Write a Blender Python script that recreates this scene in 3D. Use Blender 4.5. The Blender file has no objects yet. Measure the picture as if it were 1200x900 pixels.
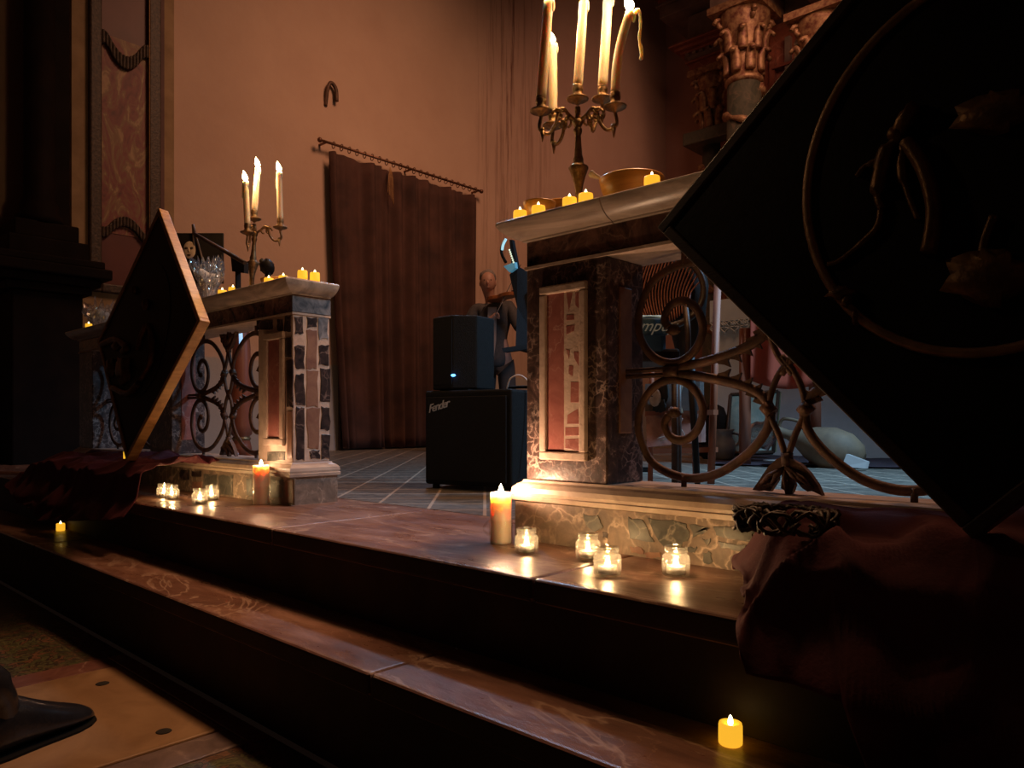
import bpy, bmesh, math, random
from mathutils import Vector, Matrix, noise
random.seed(7)
PI = math.pi
C = bpy.context.scene.collection
CZ = 0.75                       # camera height above the nave floor
ZP = 0.433                      # sanctuary platform
ZS = 0.239                      # first step
ZT = 1.289                      # top of the rail slabs
# ------------------------------------------------------------------ geometry of the survey photograph -> room coordinates
def pY(u, v, Y):
    k = (u-600)/870; X = Y*(.7325*k-.6807)/(.7325+.6807*k); d = -.6807*X+.7325*Y
    return Vector((X, Y, CZ+(494-v)/870*d))
def pX(u, v, X):
    k = (u-600)/870; Y = X*(.7325+.6807*k)/(.7325*k-.6807); d = -.6807*X+.7325*Y
    return Vector((X, Y, CZ+(494-v)/870*d))
def pD(u, v, d):
    r = (u-600)/870*d
    return Vector((-.6807*d+.7325*r, .7325*d+.6807*r, CZ+(494-v)/870*d))
def pZ(u, v, Z):
    return pD(u, v, 870*(CZ-Z)/(v-494))
# ------------------------------------------------------------------ materials
def newmat(name):
    m = bpy.data.materials.new(name); m.use_nodes = True
    nt = m.node_tree; b = nt.nodes['Principled BSDF']
    return m, nt, b
def coords(nt, scale=(1, 1, 1)):
    tc = nt.nodes.new('ShaderNodeTexCoord'); mp = nt.nodes.new('ShaderNodeMapping')
    mp.inputs['Scale'].default_value = scale
    nt.links.new(tc.outputs['Object'], mp.inputs['Vector'])
    return mp.outputs['Vector']
def ramp(nt, fac, stops, interp='LINEAR'):
    r = nt.nodes.new('ShaderNodeValToRGB'); r.color_ramp.interpolation = interp
    e = r.color_ramp.elements
    while len(e) > 1: e.remove(e[-1])
    e[0].position = stops[0][0]; e[0].color = (*stops[0][1], 1)
    for p, c in stops[1:]:
        x = e.new(p); x.color = (*c, 1)
    nt.links.new(fac, r.inputs['Fac']); return r.outputs['Color']
def ntex(nt, vec, scale, detail=5, rough=.6, dist=0):
    n = nt.nodes.new('ShaderNodeTexNoise'); n.inputs['Scale'].default_value = scale
    n.inputs['Detail'].default_value = detail; n.inputs['Roughness'].default_value = rough
    n.inputs['Distortion'].default_value = dist
    nt.links.new(vec, n.inputs['Vector']); return n.outputs['Fac']
def mixc(nt, fac, a, b, mode='MIX'):
    n = nt.nodes.new('ShaderNodeMix'); n.data_type = 'RGBA'; n.blend_type = mode
    if isinstance(fac, float): n.inputs[0].default_value = fac
    else: nt.links.new(fac, n.inputs[0])
    for i, x in ((6, a), (7, b)):
        if isinstance(x, tuple): n.inputs[i].default_value = (*x, 1)
        else: nt.links.new(x, n.inputs[i])
    return n.outputs[2]
def bump(nt, b, fac, strength=.3, dist=.01):
    n = nt.nodes.new('ShaderNodeBump'); n.inputs['Strength'].default_value = strength
    n.inputs['Distance'].default_value = dist
    nt.links.new(fac, n.inputs['Height']); nt.links.new(n.outputs['Normal'], b.inputs['Normal'])
def mat(name, c1, c2=None, scale=8, rough=.5, metal=0, bmp=.15, bscale=None, dist=0, lo=.35, hi=.65, detail=5, stretch=(1, 1, 1), sheen=0):
    m, nt, b = newmat(name); v = coords(nt, stretch)
    if c2:
        f = ntex(nt, v, scale, detail, .6, dist)
        nt.links.new(ramp(nt, f, [(lo, c1), (hi, c2)]), b.inputs['Base Color'])
    else: b.inputs['Base Color'].default_value = (*c1, 1)
    b.inputs['Roughness'].default_value = rough; b.inputs['Metallic'].default_value = metal
    if bmp: bump(nt, b, ntex(nt, v, bscale or scale*3, 6), bmp, .004)
    if sheen: b.inputs['Sheen Weight'].default_value = sheen; b.inputs['Sheen Tint'].default_value = (*c1, 1)
    return m
def veined(name, base1, base2, vein, scale=6, vw=.03, rough=.35, amount=.8, warp=.25, bmp=.1, nscale=3, cell=False):
    """polished stone: blotchy ground crossed by thin veins"""
    m, nt, b = newmat(name); v = coords(nt)
    n = nt.nodes.new('ShaderNodeTexNoise'); n.inputs['Scale'].default_value = scale*.8; n.inputs['Detail'].default_value = 6
    nt.links.new(v, n.inputs['Vector'])
    va = nt.nodes.new('ShaderNodeVectorMath'); va.operation = 'MULTIPLY_ADD'
    nt.links.new(n.outputs['Color'], va.inputs[0]); va.inputs[1].default_value = (warp,)*3; nt.links.new(v, va.inputs[2])
    vo = nt.nodes.new('ShaderNodeTexVoronoi'); vo.feature = 'DISTANCE_TO_EDGE'; vo.inputs['Scale'].default_value = scale
    nt.links.new(va.outputs[0], vo.inputs['Vector'])
    vf = ramp(nt, vo.outputs['Distance'], [(0, (1, 1, 1)), (vw, (.35, .35, .35)), (vw*2.2, (0, 0, 0))])
    gate = ramp(nt, ntex(nt, v, scale*.6, 4), [(.42, (0, 0, 0)), (.62, (amount,)*3)])
    f = mixc(nt, 1.0, vf, gate, 'MULTIPLY')
    ground = ramp(nt, ntex(nt, v, nscale*2.5, 8, .65, 1.5), [(.35, base1), (.65, base2)])
    nt.links.new(mixc(nt, f, ground, vein), b.inputs['Base Color'])
    b.inputs['Roughness'].default_value = rough
    bump(nt, b, ntex(nt, v, 40, 6), bmp, .003)
    return m
def emis(name, col, s):
    m, nt, b = newmat(name); b.inputs['Base Color'].default_value = (*col, 1)
    b.inputs['Emission Color'].default_value = (*col, 1); b.inputs['Emission Strength'].default_value = s
    return m
def flamemat(name, col, s):
    m = bpy.data.materials.new(name); m.use_nodes = True; nt = m.node_tree; nt.nodes.clear()
    o = nt.nodes.new('ShaderNodeOutputMaterial'); e = nt.nodes.new('ShaderNodeEmission'); t = nt.nodes.new('ShaderNodeBsdfTransparent')
    a = nt.nodes.new('ShaderNodeAddShader'); e.inputs[0].default_value = (*col, 1); e.inputs[1].default_value = s
    nt.links.new(e.outputs[0], a.inputs[0]); nt.links.new(t.outputs[0], a.inputs[1]); nt.links.new(a.outputs[0], o.inputs[0])
    return m
def thinglass(name, tint=(1, 1, 1), refl=.12, rough=.05, diff=0, bstr=0, bscale=20):
    m = bpy.data.materials.new(name); m.use_nodes = True; nt = m.node_tree; nt.nodes.clear()
    o = nt.nodes.new('ShaderNodeOutputMaterial'); t = nt.nodes.new('ShaderNodeBsdfTransparent'); t.inputs[0].default_value = (*tint, 1)
    g = nt.nodes.new('ShaderNodeBsdfGlossy'); g.inputs['Roughness'].default_value = rough
    lw = nt.nodes.new('ShaderNodeLayerWeight'); lw.inputs[0].default_value = .35
    ma = nt.nodes.new('ShaderNodeMath'); ma.operation = 'MULTIPLY_ADD'; ma.inputs[1].default_value = .55; ma.inputs[2].default_value = refl
    mx = nt.nodes.new('ShaderNodeMixShader'); nt.links.new(lw.outputs['Facing'], ma.inputs[0]); nt.links.new(ma.outputs[0], mx.inputs[0])
    nt.links.new(t.outputs[0], mx.inputs[1]); nt.links.new(g.outputs[0], mx.inputs[2]); out = mx.outputs[0]
    if diff:
        d = nt.nodes.new('ShaderNodeBsdfTranslucent'); d.inputs[0].default_value = (*tint, 1); m2 = nt.nodes.new('ShaderNodeMixShader'); m2.inputs[0].default_value = diff
        nt.links.new(out, m2.inputs[1]); nt.links.new(d.outputs[0], m2.inputs[2]); out = m2.outputs[0]
    if bstr:
        bp = nt.nodes.new('ShaderNodeBump'); bp.inputs['Strength'].default_value = bstr; bp.inputs['Distance'].default_value = .004
        nt.links.new(ntex(nt, coords(nt), bscale, 3), bp.inputs['Height']); nt.links.new(bp.outputs[0], g.inputs['Normal'])
    nt.links.new(out, o.inputs[0]); return m

M = {}
M['step'] = veined('red_marble_steps', (.19, .092, .066), (.30, .155, .11), (.60, .42, .32), 2.4, .012, .36, .8, .5, .12, 1.6)
M['riser'] = mat('shade_toned_riser_stone', (.030, .018, .013), (.060, .036, .026), 6, .7, 0, .3, 30)  # shade on the risers put into the colour as near-black stone
m, nt, b = newmat('worn_red_tread'); v = coords(nt, (.38, 1, 1))
g1 = ramp(nt, ntex(nt, v, 7, 12, .68, .8), [(.32, (.12, .058, .040)), (.48, (.20, .098, .066)), (.60, (.30, .165, .115)), (.72, (.20, .12, .09))])
n1 = ntex(nt, v, 3.2, 5, .55, 1.6); n2 = ntex(nt, coords(nt, (.6, 1.3, 1)), 9, 4, .5, 1.0)
v1 = ramp(nt, n1, [(.485, (0, 0, 0)), (.50, (.75, .75, .75)), (.512, (0, 0, 0))]); v2 = ramp(nt, n2, [(.565, (0, 0, 0)), (.575, (.5, .5, .5)), (.585, (0, 0, 0))])
g2 = mixc(nt, v1, g1, (.48, .33, .24)); g2 = mixc(nt, v2, g2, (.42, .26, .18))
nt.links.new(g2, b.inputs['Base Color'])
nt.links.new(ramp(nt, ntex(nt, v, 12, 6), [(.35, (.26, .26, .26)), (.7, (.46, .46, .46))]), b.inputs['Roughness'])
bump(nt, b, ntex(nt, v, 26, 9, .7), .45, .004); M['step'] = m
M['cream'] = mat('cream_marble', (.34, .27, .22), (.64, .53, .44), 7, .30, 0, .15, 30, 2.5, stretch=(.5, 1, 1.6))
M['base'] = mat('base_marble', (.44, .32, .25), (.60, .47, .37), 7, .4, 0, .15, 30, 2)
m, nt, b = newmat('dark_breccia'); v = coords(nt)
vo = nt.nodes.new('ShaderNodeTexVoronoi'); vo.inputs['Scale'].default_value = 34; vo.feature = 'DISTANCE_TO_EDGE'
nn = nt.nodes.new('ShaderNodeTexNoise'); nn.inputs['Scale'].default_value = 26; nn.inputs['Detail'].default_value = 8; nt.links.new(v, nn.inputs['Vector'])
va = nt.nodes.new('ShaderNodeVectorMath'); va.operation = 'MULTIPLY_ADD'; nt.links.new(nn.outputs['Color'], va.inputs[0]); va.inputs[1].default_value = (.07,)*3; nt.links.new(v, va.inputs[2]); nt.links.new(va.outputs[0], vo.inputs['Vector'])
ground = ramp(nt, ntex(nt, v, 22, 9, .75, 1.2), [(.30, (.018, .013, .014)), (.50, (.075, .045, .04)), (.58, (.13, .08, .07)), (.66, (.55, .40, .35))])
vf = ramp(nt, vo.outputs['Distance'], [(0, (1, 1, 1)), (.05, (.5, .5, .5)), (.12, (0, 0, 0))])
gate = ramp(nt, ntex(nt, v, 9, 6, .7), [(.46, (0, 0, 0)), (.60, (.75, .75, .75))])
nt.links.new(mixc(nt, mixc(nt, 1.0, vf, gate, 'MULTIPLY'), ground, (.60, .45, .39)), b.inputs['Base Color']); b.inputs['Roughness'].default_value = .34
bump(nt, b, ntex(nt, v, 60, 8), .35, .003); M['breccia'] = m
M['black_marble'] = veined('black_marble', (.012, .010, .011), (.07, .045, .04), (.35, .24, .20), 15, .03, .28, .8, .15, .15, 6)
M['beam_marble'] = veined('black_beam_marble', (.018, .013, .013), (.30, .16, .12), (.42, .28, .22), 12, .03, .25, .6, .2, .1, 3)
M['grey_marble'] = veined('grey_green_marble', (.045, .045, .040), (.12, .11, .09), (.40, .34, .27), 14, .03, .4, .7, .15, .3, 6)
M['slate_marble'] = mat('blue_grey_marble', (.06, .07, .085), (.30, .30, .32), 18, .4, 0, .2, 60, 1)
M['red_marble'] = veined('red_marble', (.42, .16, .13), (.30, .10, .085), (.62, .40, .34), 12, .02, .33, .8, .25, .15, 6)
M['brown_marble'] = mat('brown_marble', (.20, .09, .06), (.30, .16, .10), 14, .4, 0, .2, 50, 1)
M['rubble'] = veined('rubble_plinth', (.13, .095, .07), (.27, .19, .14), (.60, .45, .34), 13, .045, .55, 1, .22, .5, 5)
M['mortar'] = mat('mortar', (.52, .38, .30), (.68, .53, .43), 22, .85, 0, .5, 70)
M['iron'] = mat('rusty_iron', (.075, .042, .030), (.15, .075, .045), 30, .6, .35, .4, 120)
M['gold_wood'] = mat('gilded_wood', (.26, .12, .035), (.44, .23, .08), 9, .45, .1, .3, 60, 1, stretch=(1, 1, 6))
M['black_paint'] = mat('black_panel', (.010, .008, .007), (.018, .014, .012), 6, .5, 0, .2, 40)
M['bronze'] = mat('dull_gilt', (.10, .05, .022), (.24, .13, .05), 30, .42, .55, .5, 80)
M['panelwood'] = mat('dark_wood', (.030, .016, .010), (.060, .030, .018), 8, .5, 0, .2, 40, stretch=(1, 1, 5))
M['ringgilt'] = mat('ring_gilt', (.26, .15, .08), (.42, .26, .14), 30, .45, .4, .4, 80)
M['velvet'] = mat('dark_red_velvet', (.055, .006, .012), (.10, .011, .020), 6, .9, 0, .3, 120, sheen=.35)
M['brass'] = mat('antique_brass', (.20, .115, .055), (.42, .27, .14), 60, .38, .85, .6, 160)
M['wick'] = mat('burnt_wick', (.01, .008, .006), None, rough=.9, bmp=0)
M['steel'] = mat('aluminium_cup', (.6, .6, .6), None, rough=.3, metal=.9, bmp=0)
m, nt, b = newmat('candle_wax'); b.inputs['Base Color'].default_value = (.80, .69, .51, 1); b.inputs['Roughness'].default_value = .45
b.inputs['Subsurface Weight'].default_value = .95; b.inputs['Subsurface Radius'].default_value = (.030, .022, .012); b.inputs['Subsurface Scale'].default_value = 1.0
b.inputs['Subsurface Radius'].default_value = (.020, .013, .008); M['wax'] = m
m, nt, b = newmat('pillar_wax'); b.inputs['Base Color'].default_value = (.88, .68, .58, 1); b.inputs['Roughness'].default_value = .4
b.inputs['Subsurface Weight'].default_value = 1; b.inputs['Subsurface Radius'].default_value = (.045, .027, .018); b.inputs['Subsurface Scale'].default_value = 1.0
M['pillar_wax'] = m
M['flame'] = flamemat('candle_flame', (1, .74, .36), 22)
M['ledflame'] = emis('led_flame', (1, .80, .40), 6)
M['led'] = emis('led_tealight_plastic', (1, .50, .03), .95)
M['glass'] = thinglass('jar_glass', (.97, .98, .93), .10, .06, .05, .6, 60)
M['clearglass'] = thinglass('clear_glass', (.98, .98, .96), .03, .04)
M['cello'] = thinglass('cellophane', (.95, .95, .95), .42, .10, .10, .8, 40)
M['bowl'] = mat('amber_wooden_bowl', (.42, .19, .045), (.60, .30, .08), 8, .35, 0, .1, stretch=(1, 1, 8))
M['curtain'] = mat('brown_curtain', (.036, .014, .011), (.085, .034, .024), 2.2, .9, 0, .2, 90, sheen=.2)
M['rod'] = mat('curtain_rod', (.16, .07, .04), None, rough=.4, metal=.6, bmp=0)
M['tolex'] = mat('black_tolex', (.006, .006, .006), (.010, .010, .010), 90, .6, 0, .6, 260)
M['grillcloth'] = mat('black_grille', (.007, .007, .008), (.013, .013, .014), 200, .8, 0, .5, 300)
M['chrome'] = mat('silver_script', (.6, .6, .6), None, rough=.4, metal=.6, bmp=0)
M['blueled'] = emis('blue_led', (.08, .35, 1), 6)
M['cable'] = mat('white_cable', (.62, .52, .46), None, rough=.5, bmp=0)
M['black'] = mat('black_plastic', (.006, .006, .006), None, rough=.6, bmp=0)
M['skin'] = mat('skin', (.36, .19, .14), (.42, .23, .17), 20, .55, 0, .1)
M['hair'] = mat('grey_hair', (.22, .18, .16), (.14, .11, .10), 60, .8)
M['jacket'] = mat('grey_jacket', (.05, .045, .047), (.07, .062, .064), 50, .85)
M['shirt'] = mat('pale_shirt', (.36, .28, .26), None, rough=.8, bmp=0)
M['trouser'] = mat('dark_trousers', (.05, .042, .042), None, rough=.9, bmp=0)
M['violinwood'] = mat('violin_wood', (.26, .08, .025), (.34, .12, .04), 20, .3, 0, .05)
M['plaster_white'] = mat('white_plaster', (.55, .50, .46), None, rough=.9)
M['orangewood'] = mat('orange_wood', (.26, .060, .018), (.34, .085, .028), 6, .65, 0, .15, 40, stretch=(1, 1, .2))
M['brownwood'] = mat('red_brown_wood', (.20, .055, .030), (.28, .085, .045), 8, .35, 0, .15, 40, stretch=(1, 1, .2))
M['cane'] = mat('woven_cane', (.26, .085, .045), (.16, .05, .03), 60, .5, 0, .3)
M['bluecloth'] = mat('blue_cloth', (.22, .42, .55), (.30, .52, .66), 8, .8, 0, .3, 80)
M['darkblue'] = mat('dark_blue_cloth', (.015, .045, .075), (.02, .06, .10), 8, .8, 0, .3, 80)
M['embroidery'] = mat('pale_embroidery', (.45, .60, .72), None, rough=.7, bmp=0)
M['white_cloth'] = mat('white_linen', (.60, .64, .64), (.68, .72, .72), 6, .85, 0, .2, 90)
M['red_cloth'] = mat('brick_red_cloth', (.28, .035, .012), (.34, .048, .018), 5, .85, 0, .2, 90)
M['darkcloth'] = mat('dark_purple_cloth', (.022, .010, .016), (.035, .016, .024), 6, .9)
M['clay'] = mat('terracotta', (.12, .075, .045), (.20, .125, .07), 7, .7, 0, .3)
M['jug'] = mat('pale_stoneware', (.24, .23, .24), (.30, .28, .28), 8, .4, 0, .1)
M['paper'] = mat('white_paper', (.32, .28, .26), None, rough=.8, bmp=0)
M['leather'] = mat('black_leather', (.012, .012, .014), (.018, .018, .020), 20, .22, 0, .25, 40)
M['gold'] = mat('altar_gilding', (.16, .055, .035), (.46, .30, .15), 14, .5, .3, .6, 50)
M['altar_red'] = veined('altar_red_marble', (.18, .055, .035), (.28, .09, .055), (.42, .22, .15), 5, .03, .4, .7, .3, .1, 3)
M['altar_grey'] = mat('altar_grey_marble', (.14, .10, .08), (.24, .18, .15), 4, .5, 0, .2)
M['altar_green'] = veined('altar_green_marble', (.05, .06, .045), (.10, .10, .07), (.25, .18, .12), 5, .03, .4, .5, .3, .1, 3)
M['teal'] = mat('teal_ribbon', (.10, .42, .48), None, rough=.3, bmp=0)
M['petal'] = mat('pale_flower', (.85, .80, .76), (.7, .66, .64), 30, .7)
M['face_paint'] = mat('pale_face_paint', (.45, .33, .26), (.30, .20, .15), 30, .7)
# wall plaster with long damp streaks and a paler dado
m, nt, b = newmat('ochre_plaster')
v = coords(nt)
sep = nt.nodes.new('ShaderNodeSeparateXYZ'); nt.links.new(v, sep.inputs[0])
col = ramp(nt, ntex(nt, v, 1.1, 8), [(.3, (.50, .335, .25)), (.7, (.58, .40, .30))])
def mth(op, a, bb=0, c=None):
    n = nt.nodes.new('ShaderNodeMath'); n.operation = op; n.use_clamp = False
    for i, x in enumerate((a, bb) if c is None else (a, bb, c)):
        if isinstance(x, (int, float)): n.inputs[i].default_value = x
        else: nt.links.new(x, n.inputs[i])
    return n.outputs[0]
def sstep(x, a, bb):
    n = nt.nodes.new('ShaderNodeMapRange'); n.interpolation_type = 'SMOOTHSTEP'
    nt.links.new(x, n.inputs[0]); n.inputs[1].default_value = a; n.inputs[2].default_value = bb
    return n.outputs[0]
ms = nt.nodes.new('ShaderNodeMapping'); ms.inputs['Scale'].default_value = (1, 9, .35); nt.links.new(v, ms.inputs[0])
st = ramp(nt, ntex(nt, ms.outputs[0], 1.6, 8, .7), [(.50, (0, 0, 0)), (.64, (1, 1, 1))])
band = mth('MULTIPLY', sstep(sep.outputs['Y'], 6.7, 7.1), mth('SUBTRACT', 1, sstep(sep.outputs['Y'], 7.9, 8.7)))
band = mth('MULTIPLY', band, sstep(sep.outputs['Z'], .8, 3.2))
core = mth('SUBTRACT', 1, sstep(mth('ABSOLUTE', mth('SUBTRACT', sep.outputs['Y'], 7.48)), .03, .20))
core = mth('MULTIPLY', core, sstep(sep.outputs['Z'], 2.2, 4.5))
f = mth('MULTIPLY', st, mth('ADD', mth('MULTIPLY', band, .55), mth('MULTIPLY', core, 1.0)))
col = mixc(nt, f, col, (.17, .075, .045))
mott = ramp(nt, ntex(nt, v, .9, 6, .6), [(.45, (0, 0, 0)), (.75, (.35, .35, .35))])
col = mixc(nt, mott, col, (.44, .27, .20))
dado = mth('SUBTRACT', 1, sstep(mth('ADD', sep.outputs['Z'], mth('MULTIPLY', ntex(nt, v, 3, 3), .10)), 1.40, 1.43))
col = mixc(nt, dado, col, (.40, .36, .33))
nt.links.new(col, b.inputs['Base Color']); b.inputs['Roughness'].default_value = .92
bump(nt, b, ntex(nt, v, 9, 8), .25, .02)
M['wall'] = m
M['dim_wall'] = mat('apse_plaster', (.44, .24, .18), (.50, .29, .22), 1.5, .95, 0, .25, 9)
# encaustic nave tiles
m, nt, b = newmat('old_cement_tiles')
v = coords(nt)
br = nt.nodes.new('ShaderNodeTexBrick'); br.offset = 0; br.inputs['Scale'].default_value = 1; br.inputs['Mortar Size'].default_value = .004
br.inputs['Brick Width'].default_value = .2; br.inputs['Row Height'].default_value = .2
nt.links.new(v, br.inputs['Vector'])
pat = ramp(nt, ntex(nt, v, 15, 3, .5, 2.4), [(.30, (.025, .020, .012)), (.40, (.08, .085, .03)), (.47, (.17, .155, .06)), (.50, (.03, .022, .014)), (.56, (.035, .024, .014)), (.585, (.24, .115, .055)), (.66, (.15, .065, .033)), (.72, (.05, .055, .022))])
dirt = ramp(nt, ntex(nt, v, 7, 7), [(.35, (.45, .45, .45)), (.7, (1, 1, 1))])
pat = mixc(nt, 1.0, pat, dirt, 'MULTIPLY')
pat = mixc(nt, br.outputs['Fac'], pat, (.05, .035, .02))
nt.links.new(pat, b.inputs['Base Color']); b.inputs['Roughness'].default_value = .55; bump(nt, b, ntex(nt, v, 22, 7), .5, .006)
M['nave_tile'] = m
# diagonal chancel tiles
m, nt, b = newmat('diagonal_stone_tiles')
v0 = coords(nt); mp = nt.nodes.new('ShaderNodeMapping'); mp.inputs['Rotation'].default_value = (0, 0, PI/4); nt.links.new(v0, mp.inputs[0])
br = nt.nodes.new('ShaderNodeTexBrick'); br.offset = 0; br.inputs['Scale'].default_value = 1; br.inputs['Mortar Size'].default_value = .007
br.inputs['Brick Width'].default_value = .205; br.inputs['Row Height'].default_value = .205; br.inputs['Mortar Smooth'].default_value = .3
nt.links.new(mp.outputs[0], br.inputs['Vector'])
g = ramp(nt, ntex(nt, v0, 16, 8, .7, 1), [(.36, (.06, .055, .048)), (.50, (.12, .105, .085)), (.66, (.20, .175, .145))])
nt.links.new(mixc(nt, br.outputs['Fac'], g, (.42, .33, .25)), b.inputs['Base Color']); b.inputs['Roughness'].default_value = .42; bump(nt, b, ntex(nt, v0, 30, 6), .35, .004)
M['chancel_tile'] = m
# painted faux marble picture
m, nt, b = newmat('painted_marbling')
v = coords(nt, (1, 1.1, .5)); f = ntex(nt, v, 5.5, 8, .62, 2.2)
nt.links.new(ramp(nt, f, [(.32, (.10, .025, .02)), (.46, (.20, .05, .04)), (.54, (.20, .11, .05)), (.62, (.36, .22, .11)), (.72, (.22, .08, .06))]), b.inputs['Base Color']); b.inputs['Roughness'].default_value = .55
M['marbling'] = m
M['oxblood'] = mat('oxblood_panel', (.085, .018, .016), (.12, .028, .022), 4, .5)
M['ochre_band'] = mat('ochre_painted_band', (.24, .15, .075), (.34, .22, .115), 5, .8, 0, .2)
M['carved'] = mat('carved_dark_moulding', (.025, .016, .012), (.09, .055, .035), 40, .5, .1, 1, 55)
M['dark_column'] = mat('dark_altar_wood', (.008, .005, .004), (.014, .008, .006), 5, .7)
M['dark_column'].node_tree.nodes['Principled BSDF'].inputs['Specular IOR Level'].default_value = .08
M['purple_stile'] = mat('dull_red_stile', (.09, .04, .035), (.13, .06, .05), 5, .7)

# ------------------------------------------------------------------ mesh builder
ORG = {}
def world(o): return ORG.get(o.name, Vector((0, 0, 0)))
class MB:
    def __init__(s): s.bm = bmesh.new(); s.mi = 0
    def face(s, vs, smooth=False):
        try:
            f = s.bm.faces.new(vs); f.material_index = s.mi; f.smooth = smooth; return f
        except ValueError: return None
    def box(s, a, b, T=None):
        p = [Vector((x, y, z)) for x in (a[0], b[0]) for y in (a[1], b[1]) for z in (a[2], b[2])]
        if T: p = [T @ q for q in p]
        v = [s.bm.verts.new(q) for q in p]
        for f in ((0, 1, 3, 2), (4, 6, 7, 5), (0, 4, 5, 1), (2, 3, 7, 6), (0, 2, 6, 4), (1, 5, 7, 3)): s.face([v[i] for i in f])
        return s
    def prism(s, pts, ext):
        """closed polygon pts pushed along ext"""
        ext = Vector(ext); a = [s.bm.verts.new(p) for p in pts]; b = [s.bm.verts.new(Vector(p)+ext) for p in pts]
        s.face(a[::-1]); s.face(b)
        n = len(pts)
        for i in range(n): s.face([a[i], a[(i+1) % n], b[(i+1) % n], b[i]])
        return s
    def tube(s, pts, r, seg=8, closed=False, smooth=True, flat=1.0, up=(0, 1, 0)):
        pts = [Vector(p) for p in pts]; n = len(pts)
        rr = r if isinstance(r, (list, tuple)) else [r]*n
        rings = []; prev = Vector(up)
        for i, p in enumerate(pts):
            if closed: t = pts[(i+1) % n]-pts[i-1]
            else: t = pts[min(i+1, n-1)]-pts[max(i-1, 0)]
            t.normalize()
            a = prev-t*prev.dot(t)
            if a.length < 1e-3: a = t.orthogonal()
            a.normalize(); prev = a; c = t.cross(a)
            rings.append([s.bm.verts.new(p+(a*math.cos(2*PI*k/seg)+c*math.sin(2*PI*k/seg)*flat)*rr[i]) for k in range(seg)])
        m = n if closed else n-1
        for i in range(m):
            A, B = rings[i], rings[(i+1) % n]
            for k in range(seg): s.face([A[k], A[(k+1) % seg], B[(k+1) % seg], B[k]], smooth)
        if not closed: s.face(rings[0][::-1]); s.face(rings[-1])
        return s
    def lathe(s, prof, c=(0, 0, 0), seg=24, smooth=True, T=None, caps=True):
        c = Vector(c); rings = []
        for r, z in prof:
            r = max(r, 1e-5); ring = []
            for k in range(seg):
                p = Vector((r*math.cos(2*PI*k/seg), r*math.sin(2*PI*k/seg), z))
                if T: p = T @ p
                ring.append(s.bm.verts.new(c+p))
            rings.append(ring)
        for A, B in zip(rings, rings[1:]):
            for k in range(seg): s.face([A[k], A[(k+1) % seg], B[(k+1) % seg], B[k]], smooth)
        if caps: s.face(rings[0][::-1]); s.face(rings[-1])
        return s
    def blob(s, c, r, seg=12, amp=0, fr=3, seed=0, T=None):
        c = Vector(c); r = Vector(r) if not isinstance(r, (int, float)) else Vector((r, r, r)); rings = []
        for j in range(seg//2+1):
            th = PI*j/(seg//2); ring = []
            for k in range(seg):
                n = Vector((math.sin(th)*math.cos(2*PI*k/seg), math.sin(th)*math.sin(2*PI*k/seg), math.cos(th)))
                q = 1+amp*noise.noise(n*fr+Vector((seed, seed*1.7, 0)))
                p = Vector((n.x*r.x*q, n.y*r.y*q, n.z*r.z*q))
                if T: p = T @ p
                ring.append(p+c)
            rings.append([s.bm.verts.new(p) for p in ring] if 0 < j < seg//2 else [s.bm.verts.new(ring[0])])
        for A, B in zip(rings, rings[1:]):
            for k in range(seg):
                k2 = (k+1) % seg
                if len(A) == 1: s.face([A[0], B[k], B[k2]], True)
                elif len(B) == 1: s.face([A[k], B[0], A[k2]], True)
                else: s.face([A[k], B[k], B[k2], A[k2]], True)
        return s
    def grid(s, fn, nu, nv, smooth=True, closeu=False):
        g = [[s.bm.verts.new(fn(i/nu, j/nv)) for j in range(nv+1)] for i in range(nu+(0 if closeu else 1))]
        for i in range(nu):
            for j in range(nv): s.face([g[i][j], g[(i+1) % len(g)][j], g[(i+1) % len(g)][j+1], g[i][j+1]], smooth)
        return s
    def profile(s, prof, p0, p1, out, smooth=False):
        """moulding: profile (o, z) swept from p0 to p1; out = outward dir"""
        p0 = Vector(p0); p1 = Vector(p1); out = Vector(out)
        A = [s.bm.verts.new(p0+out*o+Vector((0, 0, z))) for o, z in prof]; B = [s.bm.verts.new(p1+out*o+Vector((0, 0, z))) for o, z in prof]
        n = len(prof)
        for i in range(n-1): s.face([A[i], A[i+1], B[i+1], B[i]], smooth)
        s.face(A); s.face(B[::-1])
        return s
    def build(s, name, mats, parent=None, org=None, bevel=0, solid=0, label=None, sub=0, segs=2):
        bmesh.ops.recalc_face_normals(s.bm, faces=s.bm.faces)
        me = bpy.data.meshes.new(name)
        o = bpy.data.objects.new(name, me); C.objects.link(o)
        base = Vector(org) if org is not None else (world(parent) if parent else Vector((0, 0, 0)))
        bmesh.ops.translate(s.bm, vec=-base, verts=s.bm.verts)
        s.bm.to_mesh(me); s.bm.free()
        for m in (mats if isinstance(mats, (list, tuple)) else [mats]): me.materials.append(M[m] if isinstance(m, str) else m)
        if parent: o.parent = parent; o.location = base-world(parent)
        else: o.location = base
        ORG[o.name] = base
        if solid:
            q = o.modifiers.new('s', 'SOLIDIFY'); q.thickness = solid
        if bevel:
            q = o.modifiers.new('b', 'BEVEL'); q.width = bevel; q.segments = segs; q.limit_method = 'ANGLE'; q.angle_limit = math.radians(40)
        if sub:
            q = o.modifiers.new('u', 'SUBSURF'); q.levels = q.render_levels = sub
        if label: o['label'] = label
        return o
def tag(o, label, cat, group=None, kind=None):
    o['label'] = label; o['category'] = cat
    if group: o['group'] = group
    if kind: o['kind'] = kind
    return o
def thing(name, loc, label, cat, group=None):
    o = bpy.data.objects.new(name, None); C.objects.link(o); o.location = loc; o.empty_display_size = .05
    ORG[o.name] = Vector(loc); return tag(o, label, cat, group)
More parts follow.
